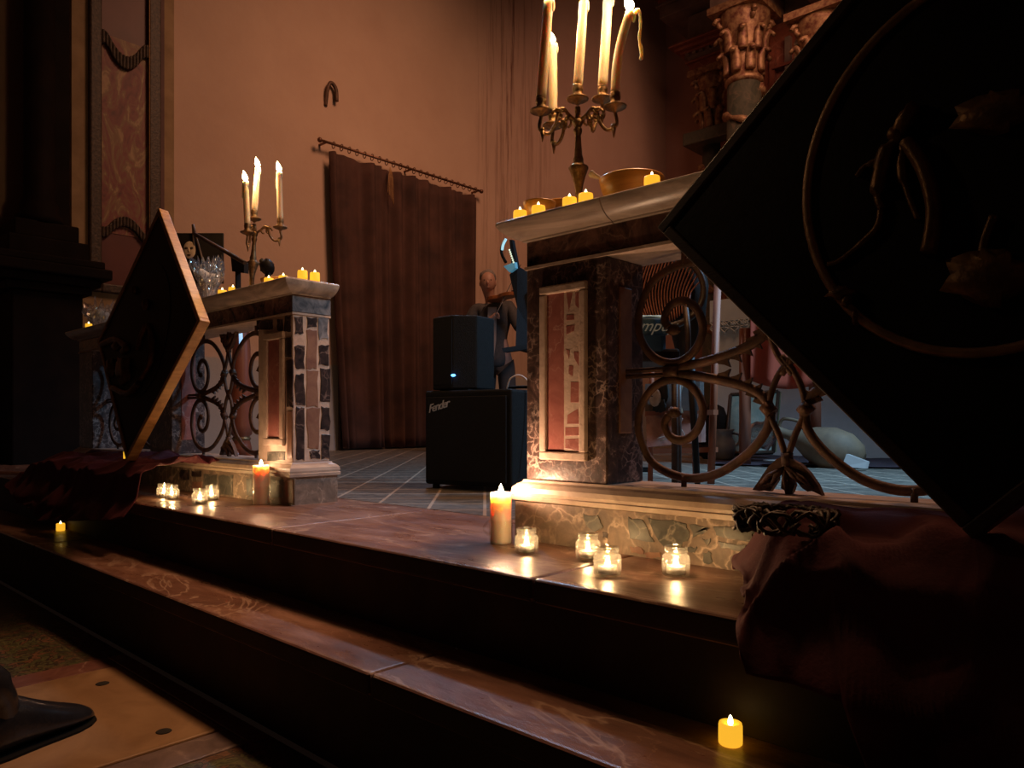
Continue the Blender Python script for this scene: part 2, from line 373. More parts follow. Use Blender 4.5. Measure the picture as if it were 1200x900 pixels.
def struct(o): o['kind'] = 'structure'; return o
def copy_tree(o, loc=None, parent=None):
    c = o.copy(); C.objects.link(c)
    if parent: c.parent = parent
    for ch in [x for x in C.objects if x.parent == o]: copy_tree(ch, None, c)
    if loc is not None: c.location = loc
    return c
def dup(o, loc, label, group=None, rot=None):
    c = copy_tree(o, loc); c['label'] = label
    if group: c['group'] = group
    if rot is not None: c.rotation_euler = rot
    return c
def smooth_curve(pts, n=8, closed=False):
    """Catmull-Rom"""
    P = [Vector(p) for p in pts]; out = []; N = len(P)
    rng = N if closed else N-1
    for i in range(rng):
        p0 = P[i-1] if (closed or i > 0) else P[0]; p1 = P[i]; p2 = P[(i+1) % N]; p3 = P[(i+2) % N] if closed else P[min(i+2, N-1)]
        for k in range(n):
            t = k/n
            out.append(.5*((2*p1)+(p2-p0)*t+(2*p0-5*p1+4*p2-p3)*t*t+(3*p1-p0-3*p2+p3)*t**3))
    if not closed: out.append(P[-1])
    return out
def lamp(kind, loc, power, col, size=.01, target=None, name='light', spread=None):
    l = bpy.data.lights.new(name, kind); l.energy = power; l.color = col
    if kind == 'AREA':
        l.size = size
        if spread: l.spread = spread
    else: l.shadow_soft_size = size
    o = bpy.data.objects.new(name, l); C.objects.link(o); o.location = loc
    if target is not None: o.rotation_euler = (Vector(target)-Vector(loc)).to_track_quat('-Z', 'Y').to_euler()
    return o

# ------------------------------------------------------------------ the room
XW = -7.0; YB = 11.56; XR = 3.1; H = 10
struct(MB().box((XW-.3, -2.5, -.2), (XW, YB+.3, H)).build('wall_left', 'wall'))
struct(MB().box((XW, YB, -.2), (XR, YB+.3, H)).build('wall_back', 'dim_wall'))
struct(MB().box((XR, -2.5, -.2), (XR+.3, YB+.3, H)).build('wall_right', 'dim_wall'))
struct(MB().box((XW, -2.5, H), (XR, YB, H+.2)).build('ceiling', 'dim_wall'))
struct(MB().box((XW, -2.5, -.2), (XR, .905, 0)).build('floor', 'nave_tile'))
# chancel floor of diagonal tiles
struct(MB().box((XW, 1.77, .2), (XR, YB, ZP)).build('floor', 'chancel_tile'))
# steps : stone slabs with rounded nosings
def step(y0, y1, z0, z1, cuts, name):
    root = bpy.data.objects.new(name, None); C.objects.link(root); root['kind'] = 'structure'; ORG[root.name] = Vector((0, 0, 0))
    xs = [XW]+cuts+[XR]
    for a, b in zip(xs, xs[1:]):
        mb = MB(); mb.box((a+.0015, y0, z1-.05), (b-.0015, y1, z1))
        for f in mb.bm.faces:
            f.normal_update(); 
            if abs(f.calc_center_median().y-y0) < .004: f.material_index = 1  # slab front darkened with the same riser shade
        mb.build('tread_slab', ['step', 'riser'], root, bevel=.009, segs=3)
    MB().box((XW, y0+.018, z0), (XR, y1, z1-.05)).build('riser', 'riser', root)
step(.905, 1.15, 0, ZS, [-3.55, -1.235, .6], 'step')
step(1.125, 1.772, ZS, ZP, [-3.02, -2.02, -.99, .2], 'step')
# marble hatch slab in the nave floor
def quadbox(pts, z, th): return [Vector((p.x, p.y, z)) for p in pts]
c0 = pZ(147, 782, 0); c1 = pZ(257, 857, 0)
x0 = c0.x; x1 = c1.x; yS = (c0.y+c1.y)/2
def disc_hole(mb, c, r): mb.lathe([(r, 0), (r*.9, .0012), (0, .0014)], c, 20)
slab = MB(); slab.box((x0-.02, yS-.62, -.02), (x1, yS, .006))
s_o = slab.build('floor', M['base'].copy(), None, bevel=.004); s_o['kind'] = 'structure'
M['hatch'] = mat('yellow_marble_slab', (.20, .115, .055), (.30, .185, .095), 3, .42, 0, .15, 30, 2); s_o.data.materials[0] = M['hatch']
mb = MB()
for u, v in ((120, 801), (192, 857)): disc_hole(mb, pZ(u, v, .0065), .018)
mb.build('finger_hole', M['wick'], s_o, label='dark round finger hole')
M['band'] = veined('red_border_marble', (.11, .045, .035), (.18, .08, .06), (.38, .24, .19), 7, .02, .4, .8, .4, .15, 4)
M['band_grey'] = veined('grey_border_marble', (.10, .07, .065), (.18, .13, .12), (.42, .32, .28), 7, .03, .35, .8, .4, .15, 4)
struct(MB().box((x0-.13, yS+.004, -.02), (x1+.12, .902, .004)).build('trim_1', 'band', bevel=.003))
struct(MB().box((x0-.135, yS-.62, -.02), (x0-.026, yS, .004)).build('trim_2', 'band', bevel=.003))
struct(MB().box((x1+.006, yS-.62, -.02), (x1+.115, yS, .004)).build('trim_3', 'band_grey', bevel=.003))

# ------------------------------------------------------------------ communion rail
YF = 1.50; YR = 1.662          # front and rear faces of the piers
ZB = .594; ZL = 1.167          # base top, lower edge of the dark beam
ZC = ZT-.055
def inlay(polys, mats, name, parent, th=.0022, label=None):
    """polys: list of (material index, [3-D points], outward)"""
    mb = MB()
    for mi, pts, out in polys:
        mb.mi = mi; mb.prism([Vector(p)-Vector(out)*.003 for p in pts], Vector(out)*(.003+th))
    return mb.build(name, mats, parent, label=label, bevel=.0008)
def zoomY(x, y, ox, oy, s, Y): return pY(ox+x/s, oy+y/s, Y)
def rect(a, b, c, d): return [(a, c), (b, c), (b, d), (a, d)]
def jitter(pts, a=.0025):
    out = []
    n = len(pts)
    for i in range(n):
        p, q = pts[i], pts[(i+1) % n]
        for t in (0, .33, .66):
            w = p.lerp(q, t); out.append(w+Vector((random.uniform(-a, a), 0, random.uniform(-a, a))))
    return out
def jitterX(pts, a=.0025):
    out = []
    n = len(pts)
    for i in range(n):
        p, q = pts[i], pts[(i+1) % n]
        for t in (0, .33, .66):
            w = p.lerp(q, t); out.append(w+Vector((0, random.uniform(-a, a), random.uniform(-a, a))))
    return out
def scroll_pts(s0, mir, zm):
    up = [(-.285, .006), (-.22, .014), (-.15, .028), (-.09, .046), (-.055, .066), (-.036, .095)]
    inn = [(-.036, .09), (-.045, .14), (-.09, .195), (-.165, .243), (-.25, .256), (-.335, .225), (-.374, .16), (-.378, .11), (-.361, .067), (-.329, .034), (-.288, .020), (-.250, .026), (-.217, .052), (-.200, .095), (-.215, .142), (-.250, .166), (-.285, .160), (-.303, .130), (-.292, .106)]
    return up, inn
def grille(xc, parent, part=None):
    zc = .872; Y = 1.58
    g = MB()
    P = lambda s, z: Vector((xc+s, Y, zc+z))
    up, inn = scroll_pts(0, 0, 0)
    for sx in (1, -1):
        for sz in (1, -1):
            g.tube(smooth_curve([P(a*sx, b*sz) for a, b in up], 6), .0072, 8, flat=1.6)
            g.tube(smooth_curve([P(a*sx, b*sz) for a, b in inn], 6), [.0075]*40+[.011, .012, .006], 8, flat=1.4) if False else g.tube(smooth_curve([P(a*sx, b*sz) for a, b in inn], 6), .0068, 8, flat=1.6)
            # leaf curled at the end of the inner scroll and along the stem
            g.blob(P(-.278*sx, .100*sz), (.020, .009, .014), 10, .5, 5)
            for t, (a, b) in enumerate(((-.155, .030), (-.128, .040), (-.102, .052), (-.080, .066), (-.062, .082))):
                nrm = Vector((.5*sx, 0, -.85*sz)); c = P(a*sx, b*sz)
                pts = [c+Vector((-.014*sx, 0, -.004*sz)), c+nrm*.018+Vector((-.014*sx, 0, -.004*sz)), c+nrm*.026+Vector((-.002*sx, 0, 0)), c+nrm*.038+Vector((.006*sx, 0, .004*sz)), c+nrm*.020+Vector((.009*sx, 0, .004*sz)), c+nrm*.016+Vector((.013*sx, 0, .004*sz)), c+Vector((.014*sx, 0, .006*sz))]
                g.prism([p-Vector((0, .004, 0)) for p in pts], (0, .008, 0))
        for dz in (.006, -.008):
            g.tube([P(-.417*sx, dz), P(-.27*sx, dz)], .006, 8)
        g.tube([P(-.30*sx, 0), P(-.262*sx, 0)], .015, 10)
        for sz in (1, -1):
            g.tube([P(-.25*sx, .25*sz), P(-.25*sx, .295*sz)], .007, 8)
            g.tube([P(-.050*sx, .085*sz), P(-.032*sx, .105*sz)], .015, 10)
            # lens bars crossing between the scrolls
            g.tube(smooth_curve([P(0, .205*sz), P(-.018*sx, .15*sz), P(-.040*sx, .095*sz), P(-.024*sx, .03*sz), P(.012*sx, -.02*sz)], 6), .0075, 8)
    for sz in (1, -1):
        g.tube([P(0, .19*sz), P(0, .215*sz)], .013, 10)
        # drooping acanthus palmette with two piercings
        oc = [(245, 640), (205, 655), (165, 690), (135, 735), (92, 798), (125, 803), (150, 800), (172, 805), (190, 780), (207, 752), (207, 722), (216, 712), (226, 725), (226, 752), (222, 790), (238, 800), (245, 822), (262, 822), (275, 806), (285, 775), (272, 745), (272, 722), (284, 714), (296, 728), (298, 765), (320, 790), (345, 806), (365, 803), (412, 825), (390, 775), (352, 720), (310, 680), (265, 655), (258, 640)]
        poly = []
        for a, b in oc:
            q = pY(860+a/3.914, 370+b/3.914, 1.58); poly.append(P(q.x+.657, (.872-q.z)*sz)+Vector((0, -.008, 0)))
        g.prism(poly, (0, .016, 0))
        for a, b in ((130, 770), (180, 770), (248, 800), (315, 770), (370, 790)):
            q = pY(860+a/3.914, 370+b/3.914, 1.58); e_ = P(q.x+.657, (.872-q.z)*sz)+Vector((0, -.008, 0)); o_ = P(0, .222*sz)+Vector((0, -.008, 0))
            g.tube([o_, o_.lerp(e_, .5)+Vector(((e_.x-o_.x)*.12, -.006, 0)), e_], [.006, .007, .003], 6)
        g.tube([P(0, .19*sz), P(0, .235*sz)], .012, 10)
    g.build('iron_grille', 'iron', parent)

PIER = {}
def rail(name, x0, x1, piers, bays, label, joints):
    r = thing(name, ((x0+x1)/2, 1.58, ZP), label, 'communion rail')
    # cyma-moulded slab
    prof = [(0, 0), (.008, .001), (.009, .005), (.013, .006), (.020, .008), (.029, .012), (.038, .018), (.046, .025), (.053, .033), (.058, .041), (.060, .047), (.058, .052), (.052, .055)]
    base = ZT-.055; Y0, Y1 = YF, YR
    cx = [x0]+list(joints)+[x1]
    for n_, (X0, X1) in enumerate(zip(cx, cx[1:])):
        sl = MB(); loops = []; ea_ = 1 if n_ == 0 else 0; eb_ = .85 if n_ == len(cx)-2 else 0; ga = 0 if n_ == 0 else .0015; gb = 0 if n_ == len(cx)-2 else .0015
        for o, z in prof:
            loops.append([sl.bm.verts.new(p) for p in (Vector((X0+ga-o*ea_, Y0-o, base+z)), Vector((X1-gb+o*eb_, Y0-o, base+z)), Vector((X1-gb+o*eb_, Y1+o*.2, base+z)), Vector((X0+ga-o*ea_, Y1+o*.2, base+z)))])
        for A, B in zip(loops, loops[1:]):
            for k in range(4): sl.face([A[k], A[(k+1) % 4], B[(k+1) % 4], B[k]], True)
        sl.face(loops[0][::-1]); sl.face(loops[-1])
        ob = sl.build('marble_slab', 'cream', r)
        q = ob.modifiers.new('e', 'EDGE_SPLIT'); q.split_angle = math.radians(32)
    MB().box((x0, YF, ZL), (x1, YR, ZT-.055)).build('black_marble_beam', 'beam_marble', r, bevel=.003)
    MB().box((x0-.004, YF-.004, ZL-.008), (x1+.004, YR+.004, ZL)).build('thin_fillet', 'mortar', r)
    # moulded base
    bp = [(.022, 0), (.022, .105), (.030, .107), (.032, .118), (.028, .120), (.030, .128), (.028, .140), (.018, .150), (.008, .155), (.006, .161), (0, .161)]
    bs = MB(); loops = []
    for o, z in bp:
        loops.append([bs.bm.verts.new(p) for p in (Vector((x0-o, YF-o, ZP+z)), Vector((x1+o, YF-o, ZP+z)), Vector((x1+o, YR+o, ZP+z)), Vector((x0-o, YR+o, ZP+z)))])
    for i, (A, B) in enumerate(zip(loops, loops[1:])):
        bs.mi = 1 if i == 0 else 0
        for k in range(4): bs.face([A[k], A[(k+1) % 4], B[(k+1) % 4], B[k]])
    bs.mi = 0; bs.face(loops[0][::-1]); bs.face(loops[-1])
    bs.build('moulded_base', ['base', 'rubble'], r)
    for (a, b, m) in piers:
        PIER[(name, a)] = MB().box((a, YF, ZB), (b, YR, ZL-.008)).build('pier', m, r, bevel=.004)
    for xc in bays: grille(xc, r)
    return r
XL1 = -2.531; XL0 = -2.795
rl = rail('communion_rail', -4.95, XL1, [(XL0, XL1, 'mortar'), (-3.885, -3.625, 'breccia'), (-4.95, -4.72, 'breccia')], [-3.21, -4.30],
          'left marble communion rail with brick and stone end pier and iron scroll grille', (-3.40,))
XR0 = -1.340; XR1 = -1.074
rr = rail('communion_rail', XR0, 1.0, [(XR0, XR1, 'breccia'), (-.24, .02, 'breccia'), (.80, 1.0, 'breccia')], [-.657, .41],
          'right marble communion rail with dark pier, red inlaid panel and iron scroll grille', (pY(702.5, 245, 1.44).x, .2))
# left end pier: masonry on the +X end
def LX(x, y): return pX(280+x/3.33, 330+y/3.33, XL1)
def LY(x, y): return pY(280+x/3.33, 330+y/3.33, YF)
PL = PIER[('communion_rail', XL0)]; PR = PIER[('communion_rail', XR0)]
outX = Vector((1, 0, 0)); outY = Vector((0, -1, 0))
ps = []
for a, b, c, d, m in ((217, 252, 135, 205, 0), (219, 255, 250, 340, 0), (220, 256, 360, 482, 0), (222, 258, 492, 696, 0), (264, 305, 140, 178, 0), (264, 306, 188, 340, 1), (265, 308, 345, 488, 1), (266, 314, 495, 652, 1),
                      (277, 314, 660, 692, 0), (311, 346, 140, 225, 2), (313, 350, 250, 325, 0), (316, 354, 340, 470, 0), (320, 355, 490, 580, 0), (324, 354, 595, 692, 0)):
    ps.append((m, jitterX([LX(*q) for q in rect(a, b, c, d)], .0045), outX))
inlay(ps, ['black_marble', 'brown_marble', 'slate_marble'], 'stone_inlay', PL, .0025)
ps = []
for a, b, c, d, m in ((70, 133, 150, 190, 0), (150, 172, 145, 190, 0), (179, 203, 135, 195, 0), (184, 206, 218, 295, 0), (187, 210, 305, 490, 0), (189, 209, 508, 690, 2), (112, 180, 662, 698, 1)):
    ps.append((m, jitter([LY(*q) for q in rect(a, b, c, d)], .003), outY))
inlay(ps, ['black_marble', 'grey_marble', 'brown_marble'], 'stone_inlay', PL, .0022)
def frame_panel(x0, x1, z0, z1, w, parent, panelmat):
    f = MB()
    for (a, b, c, d) in ((x0, x1, z1-w, z1), (x0, x1, z0, z0+w), (x0, x0+w, z0+w, z1-w), (x1-w, x1, z0+w, z1-w)):
        f.box((a, YF-.012, c), (b, YF+.002, d))
    f.build('panel_frame', 'mortar', parent, bevel=.004)
    return MB().box((x0+w, YF-.004, z0+w), (x1-w, YF+.002, z1-w)).build('inlaid_panel', panelmat, parent, label='red veined marble panel')
a = LY(104, 420); b = LY(181, 420); z1 = LY(140, 200).z; z0 = LY(140, 640).z
frame_panel(a.x, b.x, z0, z1, .028, PL, 'red_marble')
MB().box((XL1-.003, YF-.003, ZL+.003), (XL1+.003, YR+.003, ZT-.06)).build('end_block', 'slate_marble', rl, label='blue grey end block of the beam')
# plinth stones
def plinth(polys, parent):
    ps = []
    for m, pts in polys: ps.append((m, jitter(pts, .003), outY))
    allp = [q for _, P, _ in ps for q in P]
    x0_, x1_ = min(q.x for q in allp)-.006, max(q.x for q in allp)+.006
    ps.append((3, [Vector((x0_, YP+.0025, ZP+.004)), Vector((x1_, YP+.0025, ZP+.004)), Vector((x1_, YP+.0025, ZP+.103)), Vector((x0_, YP+.0025, ZP+.103))], outY))
    inlay(ps, ['grey_marble', 'brown_marble', 'black_marble', 'rubble'], 'plinth_facing', parent, .002)
YP = YF-.022
BZ = lambda x, y: pY(190+x/5.114, 500+y/5.114, YP)
plinth([(m, [BZ(*q) for q in rect(a, b, c, d)]) for a, b, c, d, m in ((107, 163, 258, 322, 2), (180, 236, 266, 300, 2), (182, 240, 330, 385, 1), (250, 330, 285, 400, 0), (340, 425, 292, 408, 0), (507, 540, 310, 412, 0), (655, 725, 318, 425, 0), (740, 785, 318, 455, 1))], rl)
RZ = lambda x, y: pY(730+x/6.618, 550+y/6.618, YP)
RZ2 = lambda x, y: pY(590+x/7.5, 530+y/7.5, YP)
plinth([(0, [RZ(*q) for q in P]) for P in (
    [(40, 375), (150, 385), (240, 560), (60, 545)], [(190, 385), (500, 415), (515, 530), (450, 595), (330, 595), (272, 550)], [(525, 430), (655, 445), (645, 480), (545, 530)],
    [(705, 440), (1020, 472), (985, 560), (720, 515)], [(625, 645), (692, 640), (690, 730), (628, 728)], [(612, 545), (680, 532), (668, 598)], [(490, 600), (575, 605), (565, 645), (505, 640)],
    [(740, 560), (965, 590), (915, 630), (770, 605)])]+[(1, [RZ(*q) for q in P]) for P in ([(60, 600), (150, 610), (165, 650), (70, 655)], [(170, 650), (295, 645), (305, 685), (190, 690)])]
   + [(m, [RZ2(*q) for q in P]) for m, P in ((0, [(700, 545), (830, 560), (880, 655), (820, 700), (730, 650)]), (2, [(872, 705), (918, 708), (916, 748), (878, 742)]))], rr)
# right pier panel
RY = lambda x, y: pY(610+x/3.103, 310+y/3.103, YF)
a = RY(77, 300); b = RY(246, 300); z1 = RY(150, 73).z; z0 = RY(160, 712).z
pan = frame_panel(a.x, b.x, z0, z1, .022, PR, 'red_marble')
mid = RY(163, 400).x
fx0, fx1 = a.x+.022, b.x-.022
ps = []
mos = [Vector((mid, YF-.0055, z0+.022)), Vector((fx1, YF-.0055, z0+.022)), Vector((fx1, YF-.0055, z1-.022)), Vector((mid, YF-.0055, z1-.022))]
ps.append((1, mos, outY*.3))
for P in ([(172, 105), (195, 103), (181, 178)], [(204, 102), (225, 102), (222, 165), (205, 150)], [(172, 184), (200, 182), (200, 202), (172, 204)], [(171, 224), (203, 220), (200, 242), (171, 256)],
          [(170, 307), (185, 312), (182, 347)], [(199, 317), (223, 317), (221, 377), (201, 342)], [(181, 367), (198, 367), (195, 407), (180, 397)], [(188, 427), (222, 427), (219, 502), (187, 502)],
          [(176, 547), (214, 524), (221, 580), (174, 580)], [(168, 592), (227, 590), (227, 622), (168, 624)], [(168, 634), (227, 632), (226, 680), (168, 668)]):
    ps.append((0, [RY(*q)+Vector((0, -.005, 0)) for q in P], outY))
inlay(ps, ['red_marble', 'mortar'], 'mosaic_strip', PR, .0015)
# shaded side panel of the right pier
MB().box((XR1-.002, YF+.05, .72), (XR1+.004, YF+.105, 1.09)).build('side_panel', 'brown_marble', PR, bevel=.003)
for xa, xb in ((-3.625, -3.625),):
    MB().box((xa-.002, YF+.045, .66), (xa+.004, YF+.115, 1.10)).build('side_panel', 'red_marble', PIER[('communion_rail', -3.885)], bevel=.003)

# ------------------------------------------------------------------ curtain, rod, hook, door
cur = thing('curtain', (XW+.1, 5.7, ZP), 'tall brown velvet curtain hanging over a doorway on the left wall', 'curtain')
yc0, yc1 = pX(385, 200, -6.9).y, pX(559, 240, -6.9).y
zr = 3.72
def cfn(ya, yb, flare, seed):
    def fn(i, j):
        h = i*(yb-ya); z = zr-.06-(zr-.06-ZP-.02)*j
        fl = flare*(j**1.5)*(1-i)
        amp = .045+.03*j
        w = (.6*math.sin(h*24+seed+math.sin(h*5+seed)*1.9+j*.5)+.5*math.sin(h*41+seed*2+math.sin(h*9)*1.3-j*.3))*amp + .02*math.sin(h*13+j*1.7)
        return Vector((XW+.11+w, ya+h+fl, z))
    return fn
ymid = yc0+(yc1-yc0)*.52
MB().grid(cfn(yc0, ymid, .16, 0), 150, 24).build('curtain_panel', 'curtain', cur, solid=.004)
MB().grid(cfn(ymid-.04, yc1, .05, 2), 150, 24).build('curtain_panel', 'curtain', cur, solid=.004)
ss = thing('curtain_rod', (XW+.1, 5.7, zr), 'thin metal curtain rod with many rings above the brown curtain', 'curtain rod')
MB().tube([(XW+.12, yc0-.12, zr+.03), (XW+.12, yc1+.06, zr+.03)], .014, 10).build('rod', 'rod', ss)
for y in (yc0-.12, yc1+.06): MB().blob((XW+.12, y, zr+.03), .028, 10).build('finial', 'rod', ss)
for k in range(22):
    y = yc0+(yc1-yc0)*(k+.5)/22
    MB().tube([(XW+.12+.03*math.cos(t*PI/5), y, zr+.02+.036*math.sin(t*PI/5)) for t in range(10)], .005, 6, closed=True).build('ring', 'rod', ss)
for y in (yc0-.05, (yc0+yc1)/2, yc1): MB().box((XW, y-.012, zr+.015), (XW+.12, y+.012, zr+.03)).build('bracket', 'rod', ss)
tas = pX(456, 215, -6.85)
mb = MB()
for k in range(5):
    mb.tube(smooth_curve([tas+Vector((.02, .0, .18)), tas+Vector((.03, .015*k-.03, .05)), tas+Vector((.03, .02*k-.04, -.12-.03*k))], 5), .004, 5)
tag(mb.build('cord_tassel', 'gold_wood', org=tas), 'frayed pale cord hanging from the curtain rod', 'cord')
hk = pX(386, 113, XW)
tag(MB().tube(smooth_curve([hk+Vector((.0, -.05, -.12)), hk+Vector((.04, -.05, .05)), hk+Vector((.05, -.01, .13)), hk+Vector((.05, .05, .08)), hk+Vector((.05, .06, -.05))], 6), .022, 8).build('iron_hook', 'iron', org=hk), 'rusty iron hook high on the plaster wall', 'hook')
# door behind the curtain : frame edge and knob
dr = bpy.data.objects.new('door_1', None); C.objects.link(dr); dr['kind'] = 'structure'; ORG[dr.name] = Vector((0, 0, 0))
dy = pX(398, 500, XW+.03).y
MB().box((XW, dy, ZP), (XW+.035, yc1-.1, 3.2)).build('door_leaf', 'panelwood', dr, bevel=.005)
kb = pX(396, 411, XW+.05)
MB().lathe([(.018, 0), (.012, .015), (.012, .04), (.03, .055), (.034, .075), (.02, .09), (0, .092)], kb, 16, T=Matrix.Rotation(PI/2, 4, 'Y')).build('door_knob', 'brass', dr)

# ------------------------------------------------------------------ painted pilaster and dark altar column
pil = thing('painted_pilaster', (XW, 2.4, 0), 'tall painted pilaster with a red and ochre marbled panel in a dark carved frame', 'pilaster')
XPL = -6.86
ya, yb = pX(84, 300, XPL).y, pX(204, 300, XPL).y
MB().box((XW-.01, ya, 0), (XPL, yb, 7)).build('pilaster_body', 'ochre_band', pil)
yf0, yf1 = pX(103, 300, XPL).y, pX(186, 300, XPL).y
yi0, yi1 = pX(117, 300, XPL).y, pX(172, 300, XPL).y
zb_ = pX(145, 346, XPL).z; zb_i = pX(145, 336, XPL).z
Xf = XPL+.06
fr = MB()
fr.box((XPL-.01, yf0, zb_), (Xf, yi0, 7)); fr.box((XPL-.01, yi1, zb_), (Xf, yf1, 7)); fr.box((XPL-.01, yi0, zb_), (Xf, yi1, zb_i))
def arcstrip(mb, zc, sag, h):
    n = 14
    for k in range(n):
        t0, t1 = k/n, (k+1)/n
        f = lambda t: zc+sag*(math.sin(PI*min(1, max(0, (t-.12)/.76)))**.8 if .12 < t < .88 else 0)
        y0_, y1_ = yi0+(yi1-yi0)*t0, yi0+(yi1-yi0)*t1
        pts = [(XPL-.01, y0_, f(t0)), (XPL-.01, y1_, f(t1)), (XPL-.01, y1_, f(t1)+h), (XPL-.01, y0_, f(t0)+h)]
        mb.prism(pts, (Xf-XPL+.01, 0, 0))
zlow = pX(145, 283, XPL).z; zup = pX(145, 62, XPL).z
arcstrip(fr, zlow, .12, .09)
arcstrip(fr, zup, -.16, .12)
fr.build('carved_frame', 'carved', pil, bevel=.012)
MB().box((XPL-.01, yi0, zlow+.05), (XPL+.02, yi1, zup+.1)).build('marbled_panel', 'marbling', pil)
MB().box((XPL-.01, yi0, zb_i), (XPL+.015, yi1, zlow+.05)).build('lower_panel', 'oxblood', pil)
MB().box((XPL-.01, yi0, zup+.08), (XPL+.015, yi1, 7)).build('upper_panel', 'oxblood', pil)
MB().box((XPL-.01, yf1+.005, zb_-.1), (XPL+.012, pX(192, 300, XPL).y, 7)).build('red_stile', 'purple_stile', pil)
MB().tube([(Xf, yi1, zb_), (Xf, yi1, 7)], .006, 6).build('gilt_edge', 'gold_wood', pil)
# dark column on a pedestal, left of the pilaster
ac = thing('side_altar_column', (-6.4, 1.66, 0), 'dark column standing on a heavy black pedestal at the far left', 'column')
XC = -6.45; yl = pX(35, 300, XC).y; yr = pX(62, 300, XC).y; yc = (yl+yr)/2
MB().lathe([(.16, 2.25), (.16, 2.30), (.13, 2.34), (.13, 2.40), (.105, 2.44), (.10, 7)], (XC-.05, yc, 0), 24).build('shaft', 'dark_column', ac)
MB().box((XC-.55, pX(62, 300, XC).y+.01, 1.9), (XC-.05, pX(84, 300, XC).y, 7)).build('stepped_pilaster', 'dark_column', ac)
pd = MB()
for o, z0, z1 in ((.0, 0, 1.72), (.05, 1.72, 1.78), (.10, 1.78, 1.84), (.16, 1.84, 1.92), (.12, 1.92, 1.98), (.03, 1.98, 2.12), (-.02, 2.12, 2.25)):
    pd.box((XC-.55, yc-.22-o, z0), (XC+.12+o, yc+.25+o, z1))
pd.build('pedestal', 'dark_column', ac, bevel=.012)
MB().box((XW, yc+.35, 0), (XC+.05, yc+.95, 1.45)).build('side_block', 'dark_column', ac, bevel=.02)

# ------------------------------------------------------------------ tilted relief panels
def relief_panel(center, lean, label, figs, side=.75, back='black_paint', ring=True):
    t = thing('relief_panel', center, label, 'panel')
    c = Vector(center); h = side/2; th = .034
    R = Matrix.Translation(c) @ Matrix.Rotation(-math.radians(lean), 4, 'X') @ Matrix.Rotation(math.radians(45), 4, 'Y')
    R0 = Matrix.Translation(c) @ Matrix.Rotation(-math.radians(lean), 4, 'X')
    MB().box((-h+.008, 0, -h+.008), (h-.008, th-.006, h-.008), R).build('board', back, t)
    w = .02
    for a, b in (((-h, -.006, -h), (-h+w, th, h)), ((h-w, -.006, -h), (h, th, h)), ((-h+w, -.006, h-w), (h-w, th, h)), ((-h+w, -.006, -h), (h-w, th, -h+w))):
        MB().box(a, b, R).build('frame_edge', ['gold_wood'], t, bevel=.003)
    mb = MB(); mb.tube([R0 @ Vector((.248*math.cos(k*PI/36), -.004, .285*math.sin(k*PI/36)+.01)) for k in range(72)], .0075, 8, closed=True)
    if ring: mb.build('round_moulding', 'ringgilt', t)
    f = MB(); figs(f, R0); f.mi = 1
    f.prism([R0 @ Vector((.244*math.cos(k*PI/30), -.002, .281*math.sin(k*PI/30)+.01)) for k in range(60)], R0.to_3x3() @ Vector((0, .008, 0)))
    f.build('carved_relief', ['bronze', back], t)
    return t, R0
def relief_pt(c, Yp):
    return lambda u, v: (lambda p: Vector((p.x-c[0], -.006, p.z-c[2])))(pY(u, v, Yp))
def figL(f, R):
    q = relief_pt((-3.195, 1.209, 1.117), 1.2)
    P = lambda u, v: R @ q(u, v)
    f.blob(P(150, 339), (.016, .014, .020), 14, .2); f.blob(P(166, 356), (.020, .016, .024), 14, .2)
    f.tube(smooth_curve([P(172, 380), P(180, 400), P(181, 425), P(172, 446)], 6), [.012]*5+[.018]*8+[.012]*6, 8, flat=.6)
    f.tube(smooth_curve([P(170, 380), P(165, 395), P(163, 410)], 6), .011, 8)
    f.tube(smooth_curve([P(120, 404), P(135, 398), P(150, 408), P(146, 412)], 6), .015, 8)
    f.blob(P(150, 436), (.07, .022, .055), 20, .5, 3); f.blob(P(134, 432), (.04, .02, .04), 16, .5, 4); f.blob(P(138, 405), (.04, .02, .025), 16, .5, 5)
    f.tube(smooth_curve([P(140, 455), P(158, 462), P(170, 450)], 6), .014, 8)
def figR(f, R):
    q = relief_pt((-.226, 1.222, 1.117), 1.21)
    P = lambda u, v: R @ q(u, v)
    f.blob(P(1058, 137), (.012, .020, .026), 14, .35, 6, T=Matrix.Rotation(.55, 3, 'Y')); f.blob(P(1046, 155), (.012, .014, .010), 12, .6, 6, T=Matrix.Rotation(.6, 3, 'Y'))
    f.tube(smooth_curve([P(1052, 158), P(1038, 172), P(1030, 200), P(1027, 228), P(1033, 246)], 6), [.008]*6+[.014]*6+[.012]*6+[.006]*7, 10, flat=.9)
    f.tube(smooth_curve([P(1036, 180), P(1024, 188), P(1010, 194), P(1002, 206)], 6), [.006]*10+[.004]*9, 8)
    f.tube(smooth_curve([P(1058, 160), P(1054, 195), P(1062, 225), P(1076, 258)], 6), [.007]*10+[.004]*9, 8)
    f.tube(smooth_curve([P(1032, 246), P(1028, 268), P(1005, 292), P(985, 308), P(972, 312)], 6), [.005]*12+[.004]*13, 7)
    f.tube(smooth_curve([P(1060, 165), P(1082, 200), P(1095, 250), P(1090, 300)], 6), .018, 8, flat=.6)
    f.blob(P(990, 347), (.020, .016, .012), 14, .7, 7); f.blob(P(997, 357), (.008, .014, .012), 12, .5, 6); f.blob(P(1008, 376), (.006, .010, .012), 12, .5, 7)
    f.tube(smooth_curve([P(1165, 255), P(1155, 285), P(1150, 318)], 6), .006, 8)
    f.blob(P(1165, 130), (.05, .018, .03), 14, .6, 7); f.blob(P(1160, 330), (.05, .018, .04), 14, .6, 7)
relief_panel((-3.195, 1.209, 1.117), 7, 'diamond-set dark relief panel with gilded wooden edges leaning against the left rail', figL, ring=False)
